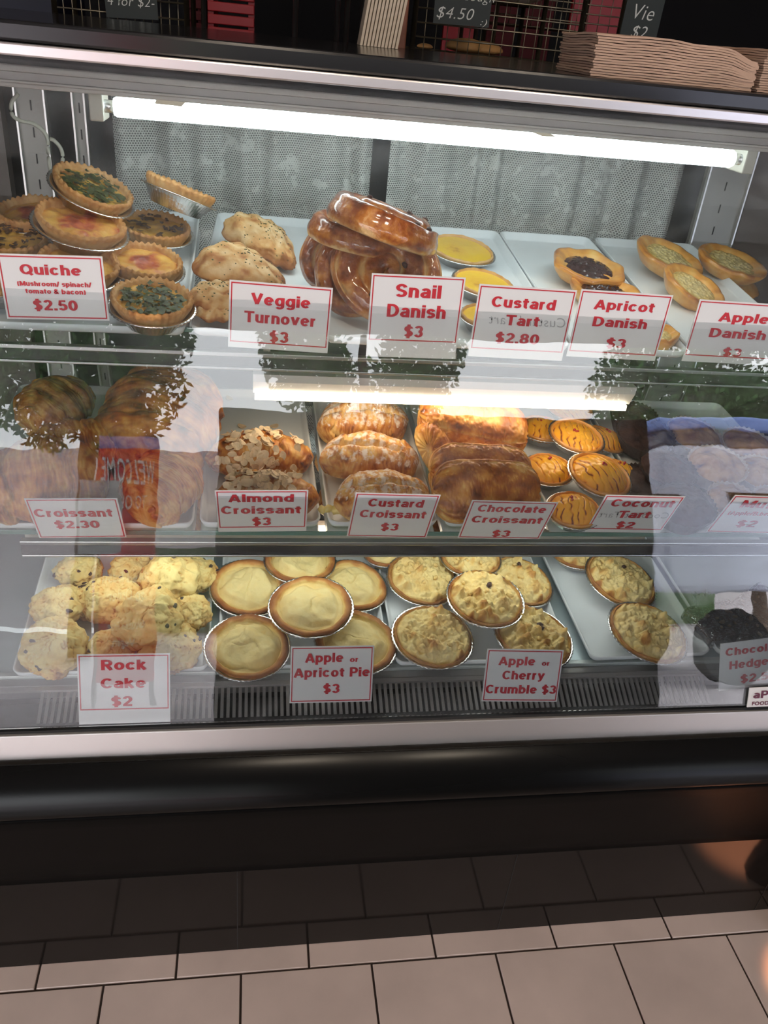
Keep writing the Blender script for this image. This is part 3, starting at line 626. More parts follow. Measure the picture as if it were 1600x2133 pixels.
def quiche(label, px, py, wpx, h, kind, rx=0, ry=0, rz=0, seed=0, L=LT):
    H = .024; M, mpp = place(L, px, py, h, H, rx, ry, rz); R = wpx * mpp / 2 / 1.06; Z = H * 1.16
    r = thing('quiche', M, label, 'quiches on the top shelf'); tin(r, R, H)
    crust(r, R * .985, H * 1.32, m_crust, .13, 34, .022, brown=.6, seed=seed)
    fm = m_tomato if kind == 'tomato' else m_quiche
    def tf(x, y, v, u): return .12 + .35 * ss(-.1, .5, nz(x * 35 + seed, y * 35, seed, 3)) + .25 * ss(.8, 1, v)
    if kind == 'tomato': tf0 = tf; tf = lambda x, y, v, u: tf0(x, y, v, u) + .55 * (1 - ss(.3, .75, v))
    dome('filling', r, R * .87, Z, .003, fm, seed, .0035, 45, tf=tf)
    if kind in ('spinach', 'mushroom'):
        rnd = random.Random(seed); m = MB(); n = 130 if kind == 'spinach' else 60
        for k in range(n):
            a = rnd.uniform(0, 6.28); q = R * .74 * sqrt(rnd.random()) if kind == 'spinach' else R * (.25 + .5 * rnd.random()); s = rnd.uniform(.0025, .0065)
            if kind == 'mushroom' and nz(cos(a) * 2 + seed, sin(a) * 2, 1, 1) < -.05: continue
            x, y = q * cos(a) * 1, q * sin(a); z = Z + .0055 + rnd.uniform(-.001, .002); b0 = len(m.v); th_ = rnd.uniform(0, 6.28)
            for j in range(3):
                for i in range(3):
                    lx, ly = (i - 1) * s, (j - 1) * s * .6; m.v.append((x + lx * cos(th_) - ly * sin(th_), y + lx * sin(th_) + ly * cos(th_), z + rnd.uniform(-.0014, .0016)))
            for j in range(2):
                for i in range(2): m.f.append((b0 + j * 3 + i, b0 + j * 3 + i + 1, b0 + j * 3 + i + 4, b0 + j * 3 + i + 3))
        o = m.build(kind + '_pieces', m_spinach if kind == 'spinach' else m_mush, r, True); o['kind'] = 'stuff'; o['label'] = 'wilted green spinach' if kind == 'spinach' else 'brown mushroom pieces'
    return r
def pie(label, px, py, wpx, h, rx=0, ry=0, rz=0, seed=0, notch=0, hi=.5):
    H = .020; M, mpp = place(LB, px, py, h, H, rx, ry, rz); R = wpx * mpp / 2 / 1.02
    r = thing('fruit_pie', M, label, 'fruit pies on the bottom deck'); tin(r, R, H, flange=1.02)
    crust(r, R * .99, H, m_pie, .17, 11, .006, brown=1.0, irr=.035, seed=seed)
    def tf(x, y, v, u): return .12 + .25 * ss(.75, 1, v) + .2 * max(0, nz(x * 40 + seed, y * 40, seed, 2))
    def hf(x, y, v):
        e = -.003 - .004 * ss(.90, .99, v) + .0065 * (1 - ss(.66, .84, v + .22 * nz(atan2(y, x) * .9 + seed, v * 1.5, seed, 2))) + .015 * nz(x * 26 + seed * 3, y * 26, seed, 1) * (1 - v ** 3) - .0025 * exp(-(nz(x * 22 + seed, y * 22, 4, 2) / .05) ** 2) * (1 - v ** 3)
        if notch: e -= .007 * exp(-((x - R * .45) ** 2 + (y + R * .3 * notch) ** 2) / (R * .17) ** 2) + .005 * exp(-((x + R * .1) ** 2 + (y - R * .45) ** 2) / (R * .22) ** 2)
        return e
    dome('lid', r, R * .84, H * .98, .006, m_pie, seed, .003, 45, tf=tf, hf=hf, nv=30)
    return r
def crumble(label, px, py, wpx, h, rx=0, ry=0, rz=0, seed=0, cherries=0):
    H = .020; M, mpp = place(LB, px, py, h, H, rx, ry, rz); R = wpx * mpp / 2 / 1.02
    r = thing('crumble_pie', M, label, 'crumble pies on the bottom deck'); tin(r, R, H, flange=1.02)
    crust(r, R * .985, H, m_crumble, .06, 30, .006, brown=.8, irr=.03, seed=seed)
    def vor(x, y, s, k): d_ = noise.voronoi(Vector((x * s + seed, y * s, k)))[0]; return max(0, .62 - d_[0])
    def hf(x, y, v):
        g = 1 - ss(.86, 1, v)
        return g * (.014 * vor(x, y, 80, 1) + .026 * vor(x, y, 52, 4) * ss(.0, .45, nz(x * 30, y * 30, seed, 1) + .2) + .007 * vor(x, y, 170, 2)) - .003 * ss(.85, 1, v)
    def tf(x, y, v, u): return .08 + .5 * ss(.1, .35, vor(x, y, 48, 4)) * ss(.0, .45, nz(x * 30, y * 30, seed, 1) + .2) + .5 * ss(.84, 1, v) + .25 * nz(x * 25 + 9, y * 25, seed, 2)
    dome('crumble_topping', r, R * .95, H * 1.0, .008, m_crumble, seed, .002, 40, nu=150, nv=52, tf=tf, hf=hf)
    rnd = random.Random(seed + 5)
    if cherries: blobs('cherry_piece', r, m_raisin, [(R * rnd.uniform(-.1, .35), R * rnd.uniform(0, .5), H + .013) for _ in range(cherries)], .0055, seed)
    blobs('crumb', r, m_crumble, [(R * .7 * rnd.uniform(-1, 1), R * .6 * rnd.uniform(-1, 1), H + .011) for _ in range(9)], .0055, seed + 40)
    return r
def custard_tart(label, px, py, wpx, h, rx=0, ry=0, rz=0, seed=0):
    H = .020; M, mpp = place(LT, px, py, h, H, rx, ry, rz); R = wpx * mpp / 2 / 1.04
    r = thing('custard_tart', M, label, 'custard tarts on the top shelf'); tin(r, R, H, flange=1.03)
    crust(r, R * .985, H, m_crust, .07, 18, .008, brown=.25, irr=.02, seed=seed)
    def tf(x, y, v, u): return .08 + .5 * (1 - ss(.35, .8, v)) * (.5 + nz(x * 20, y * 20, seed, 2))
    dome('custard', r, R * .93, H * .98, .0025, m_cust, seed, .0004, 20, tf=tf); return r
def coconut_tart(label, px, py, wpx, h, rx=0, ry=0, rz=0, seed=0, dz=.016):
    H = .020; M, mpp = place(LM, px, py, h, H, rx, ry, rz); R = wpx * mpp / 2 / 1.03
    r = thing('coconut_tart', M, label, 'coconut tarts on the middle shelf'); tin(r, R, H, 40, 1.03)
    crust(r, R * .99, H, m_glz, .10, 24, .004, brown=.45, irr=.02, seed=seed)
    def rid(x, y):
        q = x * 560 + 3.0 * nz(x * 60 + seed, y * 60, seed, 2) + 110 * y * (1 if seed % 2 else -1); return sin(q)
    def hf(x, y, v): return -.0016 * ss(.55, .95, rid(x, y)) * ss(.1, .35, v) - .003 * ss(.9, 1, v)
    def tf(x, y, v, u): return .12 + .75 * ss(.6, 1, rid(x, y)) * ss(-.25, .25, nz(x * 55 + seed, y * 55, 3, 2)) * ss(.08, .3, v) + .12 * v
    dome('coconut_filling', r, R * .90, H * .98, dz, m_coco, seed, .0016, 50, nu=150, nv=56, tf=tf, hf=hf)
    rnd = random.Random(seed); blobs('cherry_piece', r, m_cherry, [(R * rnd.uniform(-.15, .15), R * rnd.uniform(.0, .25), H + dz + .001) for _ in range(3)], .0028, seed)
    return r
def danish_cup(label, px, py, wpx, h, rx, ry, rz, seed, fill, name, L=LT, poly=0, H=.026):
    M, mpp = place(L, px, py, h, H, rx, ry, rz); R = wpx * mpp / 2
    r = thing(name, M, label, 'danishes on the top shelf')
    P = [(.02, .02, .3), (.60, .0, .3), (.74, .05, .25), (.93, .55, .3), (1., .88, .45), (.97, 1.05, .7), (.88, 1.08, .45), (.74, .95, .3), (.66, .80, .25), (.02, .74, .2)]
    def fn(u, v):
        a, z, t = lerp_prof(P, v); k = 1 + .03 * nz(cos(u) * 2 + seed, sin(u) * 2, seed, 2) + (.045 * cos(poly * u) if poly else 0) * ss(.5, .9, a)
        rad = R * a * k; return (rad * cos(u), rad * sin(u), H * z + .003 * nz(cos(u) * 2, sin(u) * 2 + seed, 7, 2) * ss(.5, 1, z), t + .3 * nz(cos(u) * 2 + 3, sin(u) * 2, seed, 2))
    surf('pastry_cup', 96, 36, fn, m_glz, r)
    if fill == 'jam':
        def hf(x, y, v): d_ = noise.voronoi(Vector((x * 130 + seed, y * 130, 1)))[0]; return .006 * max(0, .6 - d_[0]) * (1 - ss(.85, 1, v))
        dome('jam_filling', r, R * .70, H * .80, .004, m_jam, seed, .001, 50, nu=96, nv=34, hf=hf)
    else:
        def hf(x, y, v): d_ = noise.voronoi(Vector((x * 150 + seed, y * 150, 1)))[0]; return .0045 * max(0, .6 - d_[0]) * (1 - ss(.75, 1, v))
        def tf(x, y, v, u): return .5 * ss(.5, 1, v) + .2
        dome('apple_filling', r, R * .76, H * .80, .003, m_apple, seed, .001, 50, nu=96, nv=34, hf=hf, tf=tf)
    return r
def muffin(label, px, py, wpx, h, rx, ry, rz, seed, dark=True):
    H = .030; M, mpp = place(LM, px, py, h, H, rx, ry, rz); R = wpx * mpp / 2
    r = thing('muffin', M, label, 'muffins on the middle shelf')
    P = [(.02, 0), (.70, 0), (.74, .02), (.99, .98), (1.02, 1.06), (.99, 1.04), (.94, .92), (.02, .9)]
    def fn(u, v):
        a, z = lerp_prof(P, v); k = .018 * cos(34 * u) * ss(.7, .95, a); return (R * (a + k) * cos(u), R * (a + k) * sin(u), H * z + .0012 * cos(34 * u) * ss(.95, 1.02, z), 0)
    surf('paper_case', 136, 14, fn, m_case if dark else m_casel, r)
    def tf(x, y, v, u): return .3 + .8 * nz(x * 40 + seed, y * 40, 2, 2)
    dome('muffin_top', r, R * .955, H * .96, .011, m_muf if dark else m_mufl, seed, .004, 50, tf=tf, nv=26)
    return r
def rock_cake(label, px, py, wpx, h, rx=0, ry=0, rz=0, seed=0, flat=.55, hpx=None):
    M, mpp = place(LB, px, py, h, 0, rx, ry, rz); R = wpx * mpp / 2
    r = thing('rock_cake', M, label, 'rock cakes on the bottom deck')
    def pos(u, ph):
        dx, dy, dz_ = sin(ph) * cos(u), sin(ph) * sin(u), -cos(ph)
        k = 1 + .17 * nz(dx * 1.5 + seed, dy * 1.5, dz_ * 1.5 + seed, 2) + .07 * nz(dx * 5 + seed, dy * 5, dz_ * 5, 5)
        c_ = abs(nz(dx * 2.2 + seed * 2, dy * 2.2, dz_ * 2.2, 3)); k -= .07 * exp(-(c_ / .04) ** 2)
        z = dz_ * R * flat * k; 
        if z < -R * .3: z = -R * .3 + (z + R * .3) * .15
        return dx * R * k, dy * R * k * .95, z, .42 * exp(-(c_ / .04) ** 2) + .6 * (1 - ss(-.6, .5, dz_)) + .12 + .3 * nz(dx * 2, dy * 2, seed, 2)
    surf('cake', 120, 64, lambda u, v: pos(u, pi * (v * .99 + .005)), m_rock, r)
    rnd = random.Random(seed); pts = []
    for _ in range(rnd.randint(3, 5)):
        p = pos(rnd.uniform(3.4, 6.2), rnd.uniform(1.7, 2.8)); pts.append(tuple(c_ * .965 for c_ in p[:3]))
    blobs('raisin', r, m_raisin, pts, .0052, seed, .35); return r

def croissant(label, px, py, wpx, h, rx=0, ry=0, rz=0, seed=0, fat=.30, bend=.12, flat=.85, rings=7, mat=None, name='croissant', group='plain croissants on the middle shelf', sugar=0, hi=.0, L=LM, blunt=.5, split=0):
    M, mpp = place(L, px, py, h, 0, rx, ry, rz); LL = wpx * mpp; rm = LL * fat
    r = thing(name, M, label, group)
    def fn(u, v):
        s = (v * 2 - 1) * .995; a = abs(s)
        rad = rm * max(.03, (1 - a ** 2.4)) ** blunt
        wob = .38 * nz(cos(u) * 1.1 + seed, sin(u) * 1.1, s * 1.5, 3)
        q = s * rings / 2 + wob + .35 * sin(u * .5 + seed) * s; fr = (abs(q) + .15) % 1; ed = min(fr, 1 - fr)
        step = .13 * (1 - fr) ** 1.5 - .07 * exp(-(ed / .05) ** 2)
        lay = nz(s * 26 + wob * 9, cos(u) * 1.3 + seed, sin(u) * 1.3, 3)
        k = 1 + step + .11 * nz(s * 2.2 + seed, cos(u) * 1.2, sin(u) * 1.2, 4) + .022 * lay
        x = LL / 2 * s + .004 * cos(u); y = -bend * LL * s * s + rad * k * cos(u); z = rad * k * sin(u) * flat
        if z < -rm * flat * .55: z = -rm * flat * .55 + (z + rm * flat * .55) * .2
        if split and sin(u) > 0: z -= split * rm * exp(-((cos(u) + .15 + .12 * nz(s * 3, seed, 1, 2)) / .08) ** 2) * (1 - a ** 3)
        t = .40 + .22 * (1 - ss(0, .35, fr)) - .25 * exp(-(ed / .06) ** 2) + .5 * nz(s * 4 + seed, cos(u) * 2, sin(u) * 2, 3) + .35 * lay - .25 * max(0, -sin(u)) + hi
        if split: t -= .6 * exp(-((cos(u) + .15) / .10) ** 2) * (1 if sin(u) > 0 else 0)
        return (x, y, z, t, sugar * ss(.05, .8, sin(u)) - .15 * exp(-(ed / .05) ** 2) * bool(sugar) + .2 * nz(s * 9, cos(u) * 3, seed, 2) * bool(sugar))
    surf('body', 72, 150, fn, mat or m_cr, r); r['fn'] = 0
    return r, fn, LL
flake_me = None
def flakes(r, fn, n, seed, LL):
    global flake_me
    rnd = random.Random(seed)
    if flake_me is None:
        vs = []; fs = []
        for z in (0, .0008):
            for k in range(10): a = 2 * pi * k / 10; vs.append((.0085 * cos(a) * (1 + .12 * cos(a)), .0060 * sin(a), z + .0009 * cos(2 * a)))
        fs = [tuple(range(10))[::-1], tuple(range(10, 20))] + [(k, (k + 1) % 10, 10 + (k + 1) % 10, 10 + k) for k in range(10)]
        tmp = mesh('almond_flake', vs, fs, m_alm, None, False); flake_me = tmp.data; bpy.data.objects.remove(tmp)
    for k in range(n):
        u = rnd.uniform(pi * .18, pi * 1.12) ; v = rnd.gauss(.42, .21)
        if not .06 < v < .9: v = rnd.uniform(.15, .75)
        p = Vector(fn(u, v)[:3]); a = Vector(fn(u + .15, v)[:3]); b_ = Vector(fn(u, v + .02)[:3])
        n_ = (b_ - p).cross(a - p); 
        if n_.length < 1e-12: continue
        n_.normalize()
        if n_.z < 0 and p.z > 0: n_ = -n_
        if n_.dot(Vector((0, p.y, p.z))) < 0: n_ = -n_
        n_ = (n_ + Vector((rnd.gauss(0, .32), rnd.gauss(0, .32), rnd.gauss(0, .25)))).normalized()
        o = link(bpy.data.objects.new('almond_flake', flake_me), r); o.location = p + n_ * rnd.uniform(.001, .0045)
        o.rotation_euler = (Matrix.Rotation(0, 3, 'X') @ n_.to_track_quat('Z', 'Y').to_matrix() @ Matrix.Rotation(rnd.uniform(0, 6), 3, 'Z')).to_euler()
        sc = rnd.uniform(.75, 1.15); o.scale = (sc, sc, 1)

def pillow(label, px, py, wpx, h, rx, ry, rz, seed, asp=.62, tall=.42, name='chocolate_croissant', group='chocolate croissants on the middle shelf', mat=None, e=3.0):
    M, mpp = place(LM, px, py, h, 0, rx, ry, rz); A = wpx * mpp / 2; B = A * asp; Cc = A * tall
    r = thing(name, M, label, group)
    def fn(u, v):
        s = (v * 2 - 1); a = abs(s) ** 1.0
        cap = (1 - a ** 5) ** .45 if a < 1 else 0.02
        cu, su = cos(u), sin(u)
        k = 1 + .05 * nz(s * 2 + seed, cu * 1.5, su * 1.5, 3)
        sg = lambda q, p_: (abs(q) ** p_) * (1 if q > 0 else -1)
        y = B * sg(cu, .8) * (cap * .85 + .15) * k; z = Cc * sg(su, .85) * (cap * .8 + .18) * k
        cr_ = abs(nz(s * 7 + seed, cu * 5, su * 5, 4)); z += .0022 * ss(0, .25, cr_) * (su > -.2); y *= 1 + .03 * ss(0, .2, cr_)
        # rolled overlap seams running along the roll, and layered ends
        seam = exp(-((u - 2.35) / .07) ** 2) + exp(-((u - .5) / .07) ** 2)
        z -= .0035 * seam * (su > 0); 
        x = A * s + .0015 * sin(18 * u) * ss(.8, 1, a)
        if z < -Cc * .6: z = -Cc * .6 + (z + Cc * .6) * .2
        t = .36 + .5 * nz(s * 2.5 + seed, cu * 2, su * 2, 3) - .25 * (1 - ss(0, .1, cr_)) - .35 * seam - .35 * max(0, -su) + .2 * su - .1 * ss(.85, 1, a) * sin(30 * sqrt(cu * cu + su * su * .5) + 9 * u)
        return (x, y, z, t)
    surf('body', 96, 120, fn, mat or m_choc, r)
    return r
def turnover(label, px, py, wpx, h, rx, ry, rz, seed):
    M, mpp = place(LT, px, py, h, 0, rx, ry, rz); A = wpx * mpp / 2
    r = thing('veggie_turnover', M, label, 'veggie turnovers on the top shelf')
    def fn(u, v):
        ph = pi * (v * .99 + .005); dx, dy, dz_ = sin(ph) * cos(u), sin(ph) * sin(u), -cos(ph)
        wd_ = .62 * (1 - .42 * dx) ; k = 1 + .09 * nz(dx * 2 + seed, dy * 2, dz_ * 2, 4)
        z = dz_ * A * .40 * (1 - .3 * dx) * k; 
        if z < -A * .2: z = -A * .2 + (z + A * .2) * .2
        lip = exp(-((dz_ + .15) / .12) ** 2) * .05 * (1 + .25 * sin(u * 22))
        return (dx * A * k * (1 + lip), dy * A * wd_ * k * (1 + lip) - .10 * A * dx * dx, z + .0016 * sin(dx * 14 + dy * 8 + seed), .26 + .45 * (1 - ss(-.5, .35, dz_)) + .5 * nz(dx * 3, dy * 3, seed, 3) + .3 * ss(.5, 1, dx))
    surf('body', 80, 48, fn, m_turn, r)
    rnd = random.Random(seed); m = MB()
    for k in range(75):
        q = fn(rnd.uniform(0, 6.28), rnd.uniform(.62, .98)); x, y, z = q[:3]; s = rnd.uniform(.0003, .0008); m.box(x - s * 1.6, x + s * 1.6, y - s, y + s, z - .0002, z + .0007)
    o = m.build('herb_flecks', m_spinach, r); o['kind'] = 'stuff'; o['label'] = 'tiny green herb flecks'
    return r
def snail(label, px, py, wpx, h, rx, ry, rz, seed, D=.030, oval=.9):
    M, mpp = place(LT, px, py, h, D / 2, rx, ry, rz); R = wpx * mpp / 2; pt = R / 2.15
    r = thing('snail_danish', M, label, 'snail danishes on the top shelf')
    def fn(u, v):
        if v < .62:
            q = v / .62; rad = R * q; sp = ((rad / pt) - u / (2 * pi)) % 1.0; dd = min(sp, 1 - sp)
            gr = exp(-(dd / .09) ** 2)
            z = D * (1 - .25 * q ** 6) + D * .16 * sin(pi * sp) - D * .30 * gr + .0012 * nz(rad * cos(u) * 50, rad * sin(u) * 50, seed, 2)
            t = .50 - .5 * exp(-(dd / .13) ** 2) + .35 * nz(rad * cos(u) * 30 + seed, rad * sin(u) * 30, seed, 3) + .12
        else:
            q = (v - .62) / .38; an = q * pi; bulge = .07 * sin(an)
            rad = R * (1 + bulge) if q < .9 else R * (1 - (q - .9) * 4); z = D * (.75) * (1 - q) if q < 1 else 0
            z += D * .0; t = .52 - .45 * ss(.55, .9, q) + .3 * nz(cos(u) * 2 + seed, sin(u) * 2, q * 2, 3)
        w_ = 1 + .035 * nz(cos(u) * 1.2 + seed, sin(u) * 1.2, seed, 2)
        return (rad * w_ * cos(u), rad * w_ * oval * sin(u), z, t)
    surf('bun', 128, 62, fn, m_snail, r)
    rnd = random.Random(seed); pts = []
    for _ in range(7): u = rnd.uniform(0, 6.28); q = fn(u, .62 * rnd.uniform(.3, .95)); pts.append((q[0], q[1], q[2] + .001))
    blobs('raisin', r, m_raisin, pts, .0050, seed, .6)
    return r

# ================================================================== TOP SHELF CONTENTS
quiche('tomato and bacon quiche half hidden at the far left behind the tilted quiche', 70, 452, 150, .052, 'tomato', 6, 0, 0, 2)
quiche('mushroom quiche at the far left edge of the pile', 22, 505, 165, .040, 'mushroom', 4, 4, 0, 3)
quiche('mushroom quiche under the sideways foil tin', 322, 482, 160, .040, 'mushroom', 2, 6, 0, 4)
quiche('tomato and bacon quiche tilted on the upper left of the pile', 168, 472, 196, .078, 'tomato', 4, 13, 0, 5)
quiche('spinach quiche tilted on the very top of the pile', 192, 400, 178, .105, 'spinach', 4, 22, 0, 6)
quiche('plain quiche behind the top edge of the Quiche sign', 165, 560, 178, .045, 'tomato', 6, 8, 0, 7)
quiche('tomato and bacon quiche right of the Quiche sign', 305, 555, 158, .038, 'tomato', 5, 8, 0, 8)
quiche('spinach quiche at the front right of the pile', 318, 635, 182, .034, 'spinach', 5, 3, 0, 9)
quiche('quiche at the lower left edge behind the Quiche sign', -12, 590, 140, .034, 'tomato', 0, 0, 0, 10)
quiche('quiche in a foil tin tipped up on its side', 374, 404, 158, .100, 'plain', -16, 19, 0, 11)
turnover('veggie turnover alone at the back of its tray', 552, 505, 178, .032, 8, 12, -42, 1)
turnover('veggie turnover in the middle of its tray, herbs on top', 512, 570, 205, .046, 8, 10, -24, 2)
turnover('veggie turnover under the middle one, behind the Veggie sign', 470, 622, 150, .034, 0, 0, -15, 3)
turnover('veggie turnover lowest at the front left of the tray', 466, 648, 112, .022, 0, 0, -10, 4)
snail('snail danish standing at the left back of the stack', 702, 535, 150, .066, 64, -14, 20, 1)
snail('snail danish standing second in the stack', 748, 560, 190, .068, 58, -10, 60, 2)
snail('snail danish standing in front, spiral facing out', 806, 566, 225, .078, 50, -3, 150, 3, D=.024)
snail('pale-sided snail danish lying under the top one', 742, 488, 190, .108, -6, 8, 0, 4, D=.034)
snail('shiny snail danish lying on top of the stack', 800, 468, 240, .135, -12, 17, 30, 5, D=.040)
custard_tart('yellow custard tart at the back, dusted with nutmeg', 962, 520, 146, .022, 4, 4, 0, 1)
custard_tart('yellow custard tart in front of the back one', 1008, 590, 138, .022, 3, 5, 0, 2)
custard_tart('custard tart hidden behind the Custard Tart sign', 1020, 660, 130, .022, 0, 0, 0, 3)
danish_cup('danish filled with dark jam, at the back of the Apricot tray', 1228, 552, 158, .034, 4, 4, 12, 1, 'jam', 'jam_danish', poly=6)
danish_cup('glazed danish just behind the Apricot Danish sign', 1262, 602, 150, .024, 2, 2, 0, 2, 'jam', 'jam_danish', poly=5)
danish_cup('glazed danish at the lower right of the Apricot sign', 1372, 690, 90, .022, 2, 2, 0, 3, 'apple', 'glazed_danish', poly=4)
danish_cup('apple danish at the back left of its tray', 1398, 532, 152, .036, 8, 12, 0, 4, 'apple', 'apple_danish')
danish_cup('apple danish at the right edge of its tray', 1528, 542, 146, .030, 6, 8, 0, 5, 'apple', 'apple_danish', poly=2)
danish_cup('apple danish in front, just behind the Apple Danish sign', 1450, 594, 148, .030, 12, 16, 0, 6, 'apple', 'apple_danish')

# ================================================================== MIDDLE SHELF CONTENTS
croissant('plain croissant at the far upper left, end pointing up', 108, 850, 190, .062, 0, 0, 70, 1, fat=.34, rings=4)
croissant('plain croissant at the left under the upper one', 150, 935, 220, .042, 0, 0, 20, 2, fat=.30, rings=5)
croissant('largest plain croissant, browned, at the back right of its tray', 332, 880, 270, .060, 14, 0, 76, 3, fat=.42, rings=4, flat=.85, blunt=.42, hi=.12)
croissant('plain croissant lying end-on at the front left', 92, 1000, 250, .046, 0, 0, 12, 4, fat=.36, flat=.9, rings=4, blunt=.38)
croissant('plain croissant with flaky pale sides at the front right of its tray', 330, 1015, 190, .042, 0, 0, 66, 5, fat=.38, hi=-.15, rings=4, blunt=.4)
r, fn, LL = croissant('almond croissant at the back, thickly covered in flakes', 542, 950, 218, .034, 4, 4, 4, 6, fat=.24, bend=.03, rings=4, name='almond_croissant', group='almond croissants'); flakes(r, fn, 130, 1, LL)
r, fn, LL = croissant('almond croissant in front, behind the Almond Croissant sign', 560, 1030, 205, .034, 4, 4, -3, 7, fat=.24, bend=.03, rings=4, name='almond_croissant', group='almond croissants'); flakes(r, fn, 110, 2, LL)
ca = dict(mat=m_sugar, name='custard_croissant', group='custard croissants', sugar=.5, bend=.04, rings=3)
croissant('sugar-dusted custard croissant at the back of its tray', 756, 880, 186, .036, 10, 0, 0, 8, fat=.30, split=.25, blunt=.4, **ca)
croissant('split sugar-dusted custard croissant in the middle of its tray', 770, 955, 206, .036, 6, 6, 0, 9, fat=.27, split=.4, blunt=.4, **ca)
croissant('sugar-dusted custard croissant in front, behind the Custard Croissant sign', 796, 1034, 200, .036, 4, 3, 3, 10, fat=.28, split=.25, blunt=.4, **ca)
cus = pbr('pale_custard', (.80, .62, .16), .35, coat=.4)
e = thing('custard_dollop', place(LM, 690, 1062, .026, 0)[0], 'blob of yellow custard squeezed out at the left of the front custard croissant', 'custard croissants')
del e['group']
blobs('custard_lump', e, cus, [(-.014, 0, .0), (-.004, .002, .001), (.008, 0, 0), (.018, .001, .001)], .0095, 3, .7)
pillow('chocolate croissant leaning at the back left', 925, 930, 190, .040, 10, 50, 50, 1, .62, .42)
pillow('chocolate croissant on top at the back, pale underside', 985, 885, 232, .080, 22, 8, -4, 2, .55, .36)
pillow('chocolate croissant standing behind the front one', 1000, 985, 215, .050, 50, 4, 2, 3, .55, .36)
pillow('dark chocolate croissant standing in front behind its sign', 1012, 1025, 228, .052, 50, 3, 2, 4, .58, .34)
coconut_tart('coconut tart at the very back under the light batten', 1188, 852, 100, .035, 0, 0, 0, 1, .003)
coconut_tart('coconut tart at the back left of its tray', 1130, 893, 105, .028, 0, 0, 0, 2)
coconut_tart('coconut tart at the right, behind the two big ones', 1260, 915, 95, .022, 4, 10, 0, 3)
coconut_tart('coconut tart with smooth yellow centre on the upper layer', 1202, 908, 122, .048, 6, 4, 0, 4, .008)
coconut_tart('coconut tart at the middle left of its tray', 1142, 978, 112, .030, 4, -4, 0, 5)
coconut_tart('coconut tart right of the big ridged one', 1292, 985, 92, .024, 4, 8, 0, 6)
coconut_tart('big ridged coconut tart in the middle of the upper layer', 1250, 988, 142, .050, 8, 6, 10, 7, .020)
coconut_tart('ridged coconut tart at the front left of its tray', 1195, 1062, 118, .032, 6, -4, 0, 8, .018)
mu = [(1322, 868, 100, .050, 1, 'dark chocolate muffin highest at the back of the heap'), (1345, 905, 122, .045, 1, 'dark chocolate muffin right of the coconut tarts'),
      (1392, 975, 122, .045, 1, 'dark chocolate muffin in the middle row'), (1425, 1052, 132, .045, 1, 'dark chocolate muffin in front, left of the Muffin sign'), (1340, 1000, 100, .025, 1, 'dark chocolate muffin low beside the coconut tarts'),
      (1448, 905, 118, .040, 0, 'pale muffin at the back with blueberries'), (1495, 968, 122, .045, 0, 'pale muffin in the middle row with blueberries'), (1560, 925, 110, .040, 0, 'pale muffin at the back right'),
      (1535, 1048, 126, .040, 0, 'pale muffin behind the Muffin sign'), (1590, 985, 110, .042, 0, 'pale muffin at the right edge, middle row'), (1620, 1050, 110, .04, 0, 'pale muffin at the right edge, front row')]
for i, (px, py, w_, h, dkk, lab) in enumerate(mu): muffin(lab, px, py, w_, h, 8, -4 + 3 * (i % 3), 20 * i, i, bool(dkk))

# ================================================================== BOTTOM DECK CONTENTS
rc = [(165, 1188, 95, .022, 'rock cake at the far left back of the tray'), (272, 1188, 90, .024, 'rock cake at the back, left of the tallest yellow one'), (408, 1198, 92, .030, 'rock cake at the back right corner'),
      (122, 1265, 108, .026, 'rock cake at the left edge, middle row'), (180, 1250, 90, .022, 'rock cake low between the left ones'), (232, 1248, 118, .036, 'rock cake left of the middle, two dark fruits on it'), (355, 1207, 128, .046, 'tallest pale yellow rock cake at the back'),
      (398, 1275, 88, .030, 'rock cake at the right edge, middle row'), (115, 1350, 138, .026, 'rock cake at the front left corner'), (225, 1355, 98, .020, 'rock cake low at the front behind the Rock Cake sign'),
      (355, 1352, 130, .024, 'rock cake at the front right, right of the Rock Cake sign'), (312, 1292, 150, .050, 'large pale rock cake on top in the middle')]
for i, (px, py, w_, h, lab) in enumerate(rc): rock_cake(lab, px, py, w_, h, 8, 0, 40 * i, i + 1, .62)
pie('fruit pie at the back left of the pie tray, pale smooth lid', 518, 1223, 162, .026, 6, 2, 0, 1)
pie('fruit pie at the back, cut off by the shelf rail', 625, 1166, 150, .040, 0, 0, 0, 2)
pie('fruit pie at the back right with a cracked lid', 735, 1218, 150, .026, 4, 6, 40, 3)
pie('fruit pie hidden far back between two trays', 800, 1152, 90, .03, 0, 0, 0, 8)
pie('fruit pie at the front left with a bumpy rim', 516, 1346, 180, .026, 4, 0, 20, 4, notch=-1)
pie('fruit pie at the front right behind its sign', 742, 1335, 176, .026, 4, 6, 90, 5, notch=1)
pie('fruit pie on top in the middle with a sunken lid', 648, 1262, 178, .052, 3, -2, 0, 6, notch=1)
crumble('crumble pie at the back left of its tray', 880, 1205, 152, .026, 6, 4, 0, 1)
crumble('crumble pie at the back, cut off by the shelf rail', 980, 1160, 130, .045, 0, 0, 0, 2)
crumble('crumble pie at the back right with cherries', 1084, 1210, 146, .026, 4, 8, 0, 3, 2)
crumble('crumble pie at the front left of its tray', 902, 1325, 174, .026, 4, 2, 0, 4)
crumble('crumble pie at the front right behind its sign', 1112, 1325, 172, .026, 4, 6, 0, 5, 2)
crumble('crumble pie on top in the middle with a cherry', 1012, 1246, 166, .052, 4, 2, 0, 6, 1)
crumble('crumble pie at the far back of the half empty tray', 1200, 1150, 110, .026, 0, 0, 0, 9)
crumble('crumble pie at the back of the half empty tray, one cherry', 1294, 1208, 158, .028, 5, 8, 0, 7, 1)
